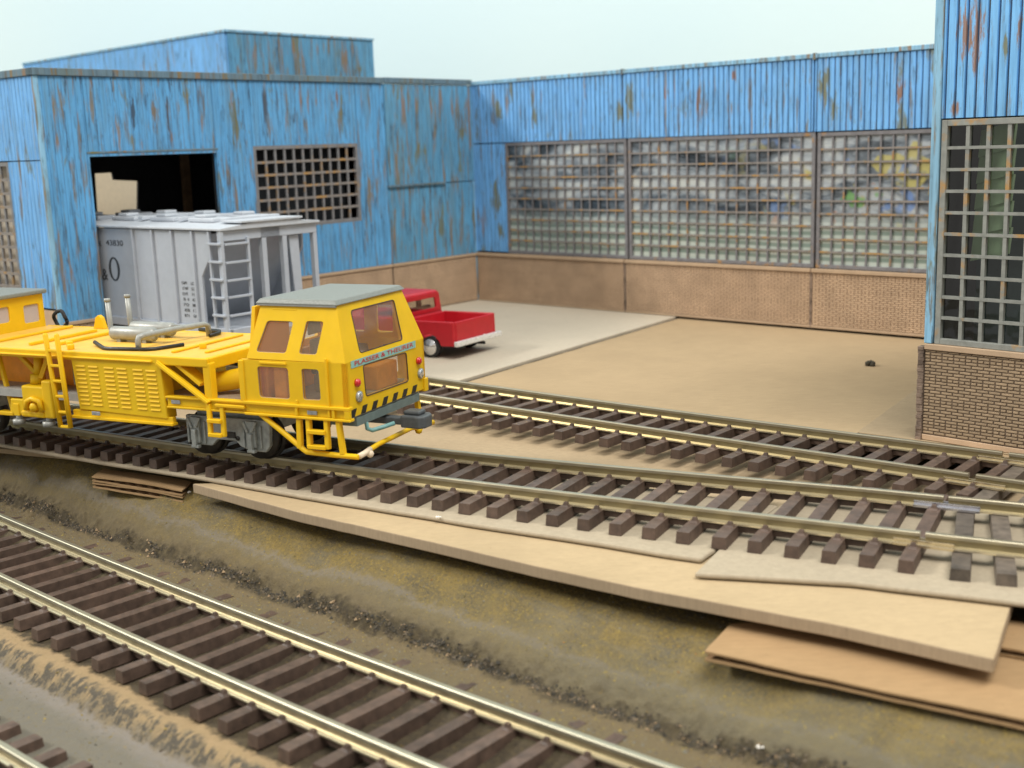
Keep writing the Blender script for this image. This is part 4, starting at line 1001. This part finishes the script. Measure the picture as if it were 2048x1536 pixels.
# main deck and frame
ZD = 2.48
mb = MB(); bx(mb, -10.2, -3.16, -1.46, 1.46, ZD - .09, ZD); part('deck', mb, M['yellow_deck'], mc, .02)
mb = MB(); bx(mb, -10.2, -3.14, W - .06, W + .0, 2.31, ZD + .012); bx(mb, -10.2, -4.5, W - .02, W + .045, 2.35, 2.40); bx(mb, -3.26, -3.13, -W + .07, W - .06, 2.25, ZD + .012); bx(mb, -10.2, -3.14, -W, -W + .07, 2.31, ZD + .012)
part('deck_rim', mb, Y, mc, .025)
for t_ in (1.38, -1.38):
    mb = MB(); bx(mb, -3.28, -3.10, t_ - .10, t_ + .09, 1.66, 2.4); part('deck_post', mb, Y, mc, .025)
mb = MB(); mb.bar(Q(-4.35, W, 2.36), Q(-3.16, W, 1.62), .06, .16, (0, 1, 0)); mb.bar(Q(-4.35, W + .03, 2.40), Q(-3.13, W + .03, 1.64), .04, .05, (0, 1, 0)); mb.bar(Q(-4.0, W - .2, 2.36), Q(-3.4, W - .2, 1.95), .08, .3, (0, 1, 0)); part('diagonal_brace', mb, Y, mc, .012)
for s, t0, t1, h in ((-4.33, -1.2, 1.05, .05), (-3.62, -.75, .9, .045), (-8.18, -.9, 1.05, .07), (-7.55, -.7, .85, .07), (-9.3, -1.3, 1.3, .06)):
    mb = MB(); bx(mb, s - .05, s + .05, t0, t1, ZD, ZD + h); part('deck_rib', mb, Y, mc, .018)
for s, t_ in ((-4.08, .42), (-6.86, 1.22), (-7.2, .9)):
    mb = MB(); mb.cyl(Q(s, t_, ZD), Q(s, t_, ZD + .11), .075, 12); part('deck_stud', mb, Y, mc, .015)
mb = MB(); mb.prism([(-8.62, ZD), (-8.28, ZD), (-8.36, ZD + .26), (-8.45, ZD + .32), (-8.54, ZD + .26)], 'y', 1.28, 1.40); part('deck_lug', mb, Y, mc, .015)
# engine room side with louvres
mb = MB(); mb.hexa([Q(-6.53, W, 1.28), Q(-4.24, W, 1.22), Q(-4.24, W - .3, 1.22), Q(-6.53, W - .3, 1.28), Q(-6.63, W + .0, 2.32), Q(-4.30, W + .0, 2.33), Q(-4.30, W - .3, 2.33), Q(-6.63, W - .3, 2.32)])
bx(mb, -6.4, -4.9, -1.3, 1.2, 1.4, 2.35)
eng = part('engine_cover', mb, Y, mc, .02)
lm = MB(); lm.hexa([(-.125, 0, -.014), (.125, 0, -.014), (.125, .0, .018), (-.125, 0, .018), (-.12, -.016, -.012), (.12, -.016, -.012), (.12, -.003, .018), (-.12, -.003, .018)])
lmm = lm.mesh('louvre', [Y])
for c in range(6):
    for r in range(10):
        z = 2.20 - r * .088; f = (2.32 - z) / 1.1
        s = -6.40 + c * .375 + .06 * f - (.04 if c % 2 else 0)
        o = link(bpy.data.objects.new('louvre', lmm), eng); o.location = Q(s, W + .001, z - .003 * c)
mb = MB(); bx(mb, -6.74, -4.12, W - .12, W - .02, 1.14, 1.26); bx(mb, -6.76, -4.10, W - .14, W + .03, 1.09, 1.15); part('lower_beam', mb, Y, mc, .012)
# ladder
mb = MB()
for s0, s1 in ((-7.14, -6.98), (-6.83, -6.71)): mb.tube([Q(s0 - .005, 1.6, 2.87), Q(s0, 1.6, 2.84), Q((s0 + s1) / 2, 1.6, 1.88), Q(s1, 1.6, .90)], [.03, .052, .052, .052], 8)
lad = part('ladder', mb, Y, mc)
for z in (2.51, 2.2, 1.88, 1.56, 1.23, .92):
    f = (2.84 - z) / 1.93; mb = MB(); mb.bar(Q(-7.14 + .16 * f, 1.6, z), Q(-6.83 + .12 * f, 1.6, z), .08, .055); part('rung', mb, Y, lad, .012)
# tamping unit
mb = MB()
bx(mb, -8.30, -7.52, .95, 1.32, 1.05, 1.66); bx(mb, -7.70, -7.42, .9, 1.34, .98, 1.80); bx(mb, -8.68, -8.28, 1.0, 1.30, 1.0, 1.36)
bx(mb, -8.34, -7.68, 1.1, 1.36, .98, 1.12)
tu = part('tamping_unit', mb, Y, mc, .04)
mb = MB(); mb.tube([Q(-8.15, 1.37, 1.15), Q(-8.1, 1.38, 1.34), Q(-7.95, 1.38, 1.40), Q(-7.75, 1.38, 1.36), Q(-7.7, 1.37, 1.15)], .06, 8); mb.ball(Q(-7.92, 1.36, 1.22), .11); part('clamp_arm', mb, Y, tu)
mb = MB(); mb.cyl(Q(-8.1, 1.0, 1.75), Q(-8.12, .9, 2.35), .10, 12); mb.cyl(Q(-8.1, 1.02, 1.66), Q(-8.1, 1.0, 1.86), .16, 12); mb.bar(Q(-7.92, 1.1, 1.8), Q(-7.72, 1.0, 2.3), .09, .09); part('ram', mb, Y, tu)
mb = MB(); mb.bar(Q(-9.2, 1.0, 2.2), Q(-8.75, 1.15, .95), .09, .12); mb.bar(Q(-8.9, .8, 2.3), Q(-8.3, .8, 1.8), .1, .1); bx(mb, -9.2, -8.75, 1.0, 1.2, .93, 1.02); part('lift_arm', mb, Y, tu, .02)
for s in (-8.52, -7.66):
    mb = MB(); bx(mb, s - .07, s + .09, 1.1, 1.32, .98, 1.25); part('tool_stem', mb, Y, tu, .015)
    mb = MB(); mb.cyl(Q(s, 1.26, .80), Q(s, 1.26, .90), .13, 14); mb.cyl(Q(s, 1.24, .88), Q(s, 1.24, 1.0), .07, 10); part('tool_foot', mb, M['silver'], tu)
mb = MB(); bx(mb, -10.2, -6.6, -.9, .6, 1.3, 2.38); part('inner_frame', mb, M['orange_in'], mc, .03)
mb = MB(); bx(mb, -6.8, -6.68, .9, 1.3, 1.75, 2.3); part('dark_panel', mb, simple('dark_olive_panel', (.10, .10, .07), .6), mc, .01)
# rear bogie under the rear cab
mb = MB(); bx(mb, -11.3, -9.4, -1.05, 1.05, .7, 1.3); ro = part('bogie', mb, M['bogie'], mc, .03)
for s in (-10.9, -9.8):
    for sg in (1, -1): mb = MB(); mb.cyl(Q(s, sg * .98, .86), Q(s, sg * .74, .86), .45, 20); part('wheel', mb, M['black_paint'], ro)
# tank in front of the deck
mb = MB(); mb.tube([Q(-3.55, .95, 1.9), Q(-3.5, .92, 1.9), Q(-3.42, .9, 1.9), Q(-2.9, .62, 1.98), Q(-2.7, .5, 2.0), Q(-2.45, .38, 2.03)], [.02, .15, .2, .21, .235, .235], 16); part('air_tank', mb, Y, mc)
# exhaust group
for s0, s1, t_ in ((-6.78, -5.58, .08), (-6.86, -5.68, -.62)):
    mb = MB(); mb.tube([Q(s0, t_, 2.66), Q(s0 + .03, t_, 2.66), Q(s0 + .06, t_, 2.66), Q(s1 - .06, t_, 2.66), Q(s1 - .03, t_, 2.66), Q(s1, t_, 2.66)], [.09, .135, .15, .15, .135, .09], 18)
    for s in (s0 + .25, s1 - .25): bx(mb, s - .05, s + .05, t_ - .1, t_ + .1, ZD, 2.56)
    o = part('muffler', mb, M['silver'], mc)
    mb = MB(); sx = s0 - .03; mb.tube([Q(sx + .06, t_, 2.68), Q(sx + .01, t_, 2.74), Q(sx, t_, 2.82), Q(sx - .02, t_, 3.36)], .058, 10); mb.cyl(Q(sx - .02, t_, 3.33), Q(sx - .022, t_, 3.40), .068, 10); part('stack', mb, M['silver'], o)
mb = MB(); mb.tube([Q(-5.32, .92, ZD), Q(-5.32, .92, 2.68), Q(-5.31, .90, 2.74), Q(-5.28, .8, 2.76), Q(-5.22, -.07, 2.76), Q(-5.05, -.85, 2.76), Q(-5.03, -.95, 2.72), Q(-5.03, -.97, ZD)], .062, 10); mb.bar(Q(-5.7, .08, 2.7), Q(-5.25, .06, 2.74), .1, .1); mb.bar(Q(-5.8, -.62, 2.7), Q(-5.12, -.55, 2.74), .1, .1)
part('exhaust_pipe', mb, M['silver'], mc)
mb = MB(); mb.tube([Q(-6.68, .72, 2.56), Q(-6.5, .8, 2.52), Q(-6.1, 1.08, 2.515), Q(-5.95, 1.12, 2.515), Q(-5.05, 1.0, 2.515), Q(-4.92, .9, 2.515), Q(-4.68, .30, 2.515)], .042, 8); part('hand_rail', mb, M['black_paint'], mc)
mb = MB(); mb.tube([Q(-4.86, -.78, 2.53), Q(-4.9, -1.15, 2.53), Q(-5.05, -1.36, 2.53), Q(-5.7, -1.48, 2.53)], .042, 8); part('hand_rail', mb, M['black_paint'], mc)
# rear cab
mb = MB()
mb.panel((-10.2, 0, 0), (0, 1, 0), (0, 0, 1), [(-1.4, 1.6), (1.40, 1.6), (1.38, 3.26), (-1.38, 3.26)], [rrect(.77, 1.24, 2.62, 3.04, .05), rrect(-.35, .35, 2.72, 3.08, .05)], .08)
bx(mb, -12.6, -10.28, 1.32, 1.40, 1.6, 3.26); bx(mb, -12.6, -10.28, -1.4, -1.32, 1.6, 3.26); bx(mb, -12.6, -12.5, -1.32, 1.32, 1.6, 3.26)
rc = part('rear_cab', mb, Y, mc, .02)
mb = MB(); bx(mb, -12.7, -10.10, -1.44, 1.44, 3.265, 3.37); part('rear_cab_roof', mb, M['roof_grey'], rc, .03)
milky = thin_glass('milky_pane', (.9, .88, .9), .05, .1, 0, .55, (.72, .68, .70))
for y0, y1, z0, z1 in ((.76, 1.26, 2.6, 3.06), (-.36, .36, 2.7, 3.1)):
    mb = MB(); mb.add([(-10.24, y0, z0), (-10.24, y1, z0), (-10.24, y1, z1), (-10.24, y0, z1)], [(0, 1, 2, 3)]); part('pane', mb, milky, rc)

mb = MB(); mb.tube([Q(-10.12 + .19 * math.cos(q_), -1.78 + .03 * math.sin(3 * q_), 2.58 + .20 * math.sin(q_)) for q_ in [2 * math.pi * i / 24 for i in range(25)]], .045, 8); mb.tube([Q(-10.0, -1.40, 2.40), Q(-10.0, -1.6, 2.38), Q(-10.0, -1.78, 2.40)], .045, 8); part('hose_loop', mb, M['rubber'], mc)

# ------------------------------------------------------------------ hopper car
hp = thing('hopper_car', 'light grey covered hopper wagon standing in the shed doorway, lettered on its side', 'rail wagon', (-2.7, 30.95, 0), -40)
H = M['hopper']; HW = 1.68; ZE = 4.34
mb = MB()
side = [(-16.2, 1.62), (-6.22, 1.62), (-6.22, 3.02), (-5.78, 3.6), (-5.74, ZE - .06), (-16.2, ZE - .06)]
mb.panel(Q(0, HW, 0), (1, 0, 0), (0, 0, 1), side, [], .08); mb.panel(Q(0, -HW, 0), (-1, 0, 0), (0, 0, 1), flip(side), [], .08)
mb.hexa([Q(-7.7, 1.6, 1.7), Q(-7.6, 1.6, 1.6), Q(-7.6, -1.6, 1.6), Q(-7.7, -1.6, 1.7), Q(-6.0, 1.6, 4.2), Q(-5.9, 1.6, 4.2), Q(-5.9, -1.6, 4.2), Q(-6.0, -1.6, 4.2)])
part('body', mb, H, hp, .015)
for s in (-9.40, -8.42, -7.46, -6.50, -12.4, -13.4):
    mb = MB(); mb.bar(Q(s, HW + .03, 1.62), Q(s, HW + .03, ZE - .06), .07, .09, (1, 0, 0)); part('side_rib', mb, H, hp, .012)
mb = MB(); mb.prism([(-1.78, ZE - .03), (1.78, ZE - .03), (1.78, ZE + .03), (.5, ZE + .15), (-.5, ZE + .15), (-1.78, ZE + .03)], 'x', -16.2, -5.1); part('roof', mb, M['hopper_roof'], hp, .012)
for s in (-7.1, -9.0, -11.0, -13.0):
    for t_ in (.62, -.75):
        mb = MB(); bx(mb, s - .6, s + .6, t_ - .33, t_ + .33, ZE + .12, ZE + .24); bx(mb, s - .38, s + .1, t_ - .2, t_ + .25, ZE + .24, ZE + .33); part('hatch', mb, M['hopper_roof'], hp, .03)
for s in (-6.0, -8.05, -10.0):
    mb = MB(); bx(mb, s - .12, s + .12, -.95, 1.0, ZE + .15, ZE + .26); part('roof_walk', mb, M['hopper_roof'], hp, .02)
mb = MB(); bx(mb, -5.9, -5.05, -1.1, 1.1, ZE + .14, ZE + .20); part('roof_walk', mb, M['hopper_roof'], hp, .01)
mb = MB(); bx(mb, -5.36, -5.2, -1.72, 1.72, ZE - .32, ZE - .035); bx(mb, -5.36, -5.2, -.35, .35, ZE - .32, ZE + .1); part('end_beam', mb, H, hp, .012)
for t_, w_ in ((1.66, .09), (.22, .16), (-.52, .16), (-1.66, .14)):
    mb = MB(); bx(mb, -5.38, -5.21, t_ - w_ / 2, t_ + w_ / 2, 1.6, ZE - .32); part('end_post', mb, H, hp, .012)
mb = MB(); mb.hexa([Q(-5.36, -.9, 1.6), Q(-5.30, -.9, 1.6), Q(-5.30, -1.15, 1.6), Q(-5.36, -1.15, 1.6), Q(-5.36, -.75, 4.0), Q(-5.30, -.75, 4.0), Q(-5.30, -1.1, 4.0), Q(-5.36, -1.1, 4.0)]); part('end_gusset', mb, H, hp, .01)
mb = MB(); bx(mb, -7.7, -5.1, -1.70, 1.70, 1.40, 1.60); bx(mb, -16.2, -5.1, HW - .1, HW + .06, 1.38, 1.62); part('sill', mb, H, hp, .012)
# ladders: near side and end
mb = MB(); mb.bar(Q(-5.70, HW + .03, 1.5), Q(-5.72, HW + .03, ZE - .06), .07, .09, (1, 0, 0)); mb.bar(Q(-5.04 - .15, HW + .03, 1.5), Q(-5.06 - .12, HW + .03, ZE - .03), .09, .1, (1, 0, 0)); ls = part('side_ladder', mb, H, hp, .008)
for z in (3.95, 3.46, 2.97, 2.47, 1.98): mb = MB(); mb.bar(Q(-5.72, HW + .06, z), Q(-5.16, HW + .06, z), .14, .06); part('rung', mb, H, ls, .008)
mb = MB(); bx(mb, -5.22, -5.12, .80, .88, 1.5, ZE - .25); le = part('end_ladder', mb, H, hp, .008)
for z in (3.93, 3.43, 2.94, 2.48, 1.97): mb = MB(); bx(mb, -5.22, -5.10, .84, 1.66, z - .03, z + .03); part('rung', mb, H, le, .008)
# trucks, coupler
mb = MB(); bx(mb, -8.6, -6.4, -1.1, 1.1, .7, 1.0); mb.prism([(-8.5, .8), (-8.2, .65), (-6.9, .65), (-6.5, .8), (-6.9, 1.1), (-8.2, 1.1)], 'y', -1.15, -1.02); tk = part('truck', mb, M['bogie'], hp, .02)
for s in (-8.2, -6.8):
    for sg in (1, -1): mb = MB(); mb.cyl(Q(s, sg * .95, .76), Q(s, sg * .76, .76), .45, 22); part('wheel', mb, M['black_paint'], tk)
mb = MB(); bx(mb, -6.2, -4.6, -.12, .12, .95, 1.2); bx(mb, -4.75, -4.4, -.2, .2, .9, 1.28); part('coupler', mb, M['coupler'], hp, .02)
mb = MB(); mb.hexa([Q(-10.5, .8, .75), Q(-9.5, .8, .75), Q(-9.5, -.8, .75), Q(-10.5, -.8, .75), Q(-11.8, 1.4, 1.7), Q(-8.2, 1.4, 1.7), Q(-8.2, -1.4, 1.7), Q(-11.8, -1.4, 1.7)]); part('hopper_chute', mb, H, hp, .02)
# lettering
XS = lambda s, z: Matrix.Translation((s, -HW - .006, z)) @ Matrix(((1, 0, 0, 0), (0, 0, -1, 0), (0, 1, 0, 0), (0, 0, 0, 1)))
def letter(txt, s, z, size, width=None, mat='ink'):
    o = part('lettering', text_mesh(txt, size, width, .003, M[mat]), M[mat], hp); o.matrix_local = XS(s, z); return o
mb = MB(); k = 40; ro_, ri = [], []
for i in range(k):
    a = 2 * math.pi * i / k; ro_.append((-10.56 + .29 * math.cos(a), 3.06 + .36 * math.sin(a))); ri.append((-10.56 + .175 * math.cos(a), 3.06 + .315 * math.sin(a)))
mb.panel(Q(0, HW + .006, 0), (1, 0, 0), (0, 0, 1), ro_, [ri], .004); part('lettering', mb, M['ink'], hp)
letter('&', -11.10, 2.86, .5); letter('B', -12.1, 3.06, .9)
letter('43830', -10.42, 3.84, .24, .9, 'ink'); letter('E', -11.2, 3.80, .2)
for i, (a, w_) in enumerate((('CAPY', 'LD'), ('LT WT', '52'), ('CU FT', '10'), ('B 4', '43'), ('70', '800'), ('8', '1 2'), ('BLT 4', '56'))):
    letter(a, -7.07 + .03 * (i % 2), 2.80 - i * .155, .12, .26 if i < 6 else .22, 'ink_soft'); letter(w_, -6.68, 2.80 - i * .155, .12, .16, 'ink_soft' if i < 5 else 'ink')

# ------------------------------------------------------------------ red pickup
pk = thing('pickup_truck', 'red toy pickup truck with an open bed and silver hubcaps, parked facing the shed', 'pickup truck', (-1.70, 35.74, .05), 146.6)
# local x = forward from the tailgate, local y = -t where t runs from the near to the far side
def T(s, t, z): return (s, -t, z)
RD = M['red']; WT = 2.26
sidep = [(0, .40), (.50, .38), (.56, .52), (.68, .66), (.94, .74), (1.2, .66), (1.32, .52), (1.36, .38), (1.95, .38), (1.95, 1.12), (.02, 1.14)]
mb = MB()
for t0, t1 in ((0, .10), (WT - .10, WT)): mb.prism(sidep, 'y', -t1, -t0)
mb.box(0, .07, -WT + .1, -.1, .40, 1.13); mb.box(1.88, 1.95, -WT + .1, -.1, .45, 1.12); mb.box(.07, 1.88, -WT + .1, -.1, .55, .62)
part('bed', mb, RD, pk, .03)
mb = MB(); mb.box(-.012, .0, -WT + .16, -.16, .48, 1.06); part('tailgate', mb, RD, pk, .006)
cabp = [(1.98, .38), (2.5, .36), (4.05, .36), (4.12, .5), (4.3, .68), (4.56, .74), (4.82, .68), (4.98, .5), (5.02, .38), (5.42, .40), (5.46, .95), (5.3, 1.08), (3.85, 1.14), (3.55, 1.16), (2.02, 1.15)]
mb = MB(); mb.prism(cabp, 'y', -WT + .03, -.03); part('cab_body', mb, RD, pk, .05)
# greenhouse with open windows
def cabz(s, t, z): return T(s, t, z)
rb_ = [(.10, 1.14), (WT - .10, 1.14), (WT - .22, 1.72), (.22, 1.72)]
mb = MB()
mb.panel((2.02, 0, 0), (0, -1, 0), (0, 0, 1), [(.08, 1.14), (WT - .08, 1.14), (WT - .2, 1.74), (.2, 1.74)], [rquad([(.36, 1.27), (WT - .36, 1.27), (WT - .42, 1.60), (.42, 1.60)], .06)], .07)
part('cab_rear', mb, RD, pk, .015)
for sg in (0, 1):
    t_ = .08 if sg == 0 else WT - .08; tt2 = .2 if sg == 0 else WT - .2
    for s0, s1, b0_, b1_ in ((2.10, 2.22, 2.10, 2.22), (3.58, 3.70, 3.30, 3.38)):
        mb = MB(); mb.hexa([T(s0, t_, 1.14), T(s1, t_, 1.14), T(s1, t_ + (.06 if sg == 0 else -.06), 1.14), T(s0, t_ + (.06 if sg == 0 else -.06), 1.14), T(b0_, tt2, 1.74), T(b1_, tt2, 1.74), T(b1_, tt2 + (.06 if sg == 0 else -.06), 1.74), T(b0_, tt2 + (.06 if sg == 0 else -.06), 1.74)]); part('cab_pillar', mb, RD, pk, .012)
mb = MB(); mb.hexa([T(2.0, WT - .17, 1.72), T(3.42, WT - .17, 1.72), T(3.42, .17, 1.72), T(2.0, .17, 1.72), T(2.08, WT - .26, 1.83), T(3.28, WT - .26, 1.83), T(3.28, .26, 1.83), T(2.08, .26, 1.83)]); part('cab_roof', mb, RD, pk, .06, seg=3)
mb = MB(); mb.add([T(2.05, .3, 1.22), T(2.05, WT - .3, 1.22), T(2.05, WT - .4, 1.65), T(2.05, .4, 1.65)], [(0, 1, 2, 3)]); part('rear_pane', mb, M['truck_glass'], pk)
mb = MB(); mb.add([T(3.66, .15, 1.14), T(3.66, WT - .15, 1.14), T(3.38, WT - .25, 1.73), T(3.38, .25, 1.73)], [(0, 1, 2, 3)]); part('windscreen', mb, M['truck_glass'], pk)
mb = MB(); mb.box(2.2, 2.34, -WT + .4, -.4, 1.1, 1.35); mb.box(2.1, 2.2, -1.25, -1.05, 1.2, 1.62); part('seat_back', mb, simple('dark_red_seat', (.16, .02, .02), .6), pk, .03)
mb = MB(); mb.box(-.17, -.03, -WT - .10, .05, .40, .56); mb.box(-.18, -.10, -1.45, -1.38, .39, .60); part('rear_bumper', mb, M['white_bumper'], pk, .03)
mb = MB(); mb.box(5.46, 5.56, -WT - .04, .04, .36, .52); part('front_bumper', mb, M['white_bumper'], pk, .03)
mb = MB(); mb.box(.3, 5.2, -WT + .5, -.5, .28, .42); mb.cyl(T(.25, 1.5, .3), T(-.06, 1.55, .3), .05, 8); part('chassis', mb, M['rubber'], pk)
for s in (.94, 4.56):
    for t_, sg in ((.05, -1), (WT - .05, 1)):
        mb = MB(); mb.tube([T(s, t_ - sg * .20, .33), T(s, t_ - sg * .19, .33), T(s, t_ - sg * .02, .33), T(s, t_, .33)], [.26, .33, .33, .29], 24); wo = part('wheel', mb, M['rubber'], pk)
        mb = MB(); mb.tube([T(s, t_ + sg * .001, .33), T(s, t_ + sg * .03, .33), T(s, t_ + sg * .02, .33), T(s, t_ + sg * .045, .33), T(s, t_ + sg * .05, .33)], [.25, .24, .14, .12, .02], 20); part('hubcap', mb, M['chrome'], wo)

# ------------------------------------------------------------------ small loose things
def crumb(name, x, y, z, r, mat, label, cat, n=5, seed=0):
    rr = random.Random(seed); mb = MB()
    for i in range(n):
        c = (rr.uniform(-r, r) * .8, rr.uniform(-r, r) * .5, r * .25 + rr.uniform(0, r * .3)); mb.ball(c, r * rr.uniform(.3, .6), 6)
    o = part(name, mb, mat); o.location = (x, y, z); return tag(o, label, cat)
crumb('crumb', 9.99, 33.0, -.02, .17, M['debris'], 'dark mossy crumb lying on the brown yard sheet', 'crumb', 6, 3)
crumb('plaster_chip', 2.97, 13.95, gw(2.97, 13.95), .05, M['white_speck'], 'small white chip on the olive ground at the lower right', 'chip', 3, 4)
crumb('plaster_chip', -6.72, 23.95, gw(-6.72, 23.95), .05, M['white_speck'], 'white fleck just in front of the gaping corrugated scrap', 'chip', 4, 5)
crumb('plaster_chip', -1.35, 20.2, .0, .05, M['white_speck'], 'white bead between two ties beside the machine front', 'chip', 3, 6)
crumb('pebble', -.55, 24.6, -.29, .10, M['card_brown'], 'tan pebble by the coupler on the card between the tracks', 'pebble', 3, 8)
mb = MB()
mb.tube([(0, 0, 0), (.06, -.25, .0), (.02, -.5, -.02), (.07, -.8, -.03)], [.02, .035, .03, .015], 6)
ck = part('twig', mb, M['debris']); ck.location = (5.1, 13.1, gw(5.1, 12.8) + .03); ck.rotation_euler = (0, 0, R(-10)); tag(ck, 'dark twig like sliver on the ground below the wide corrugated cardboard', 'sliver')
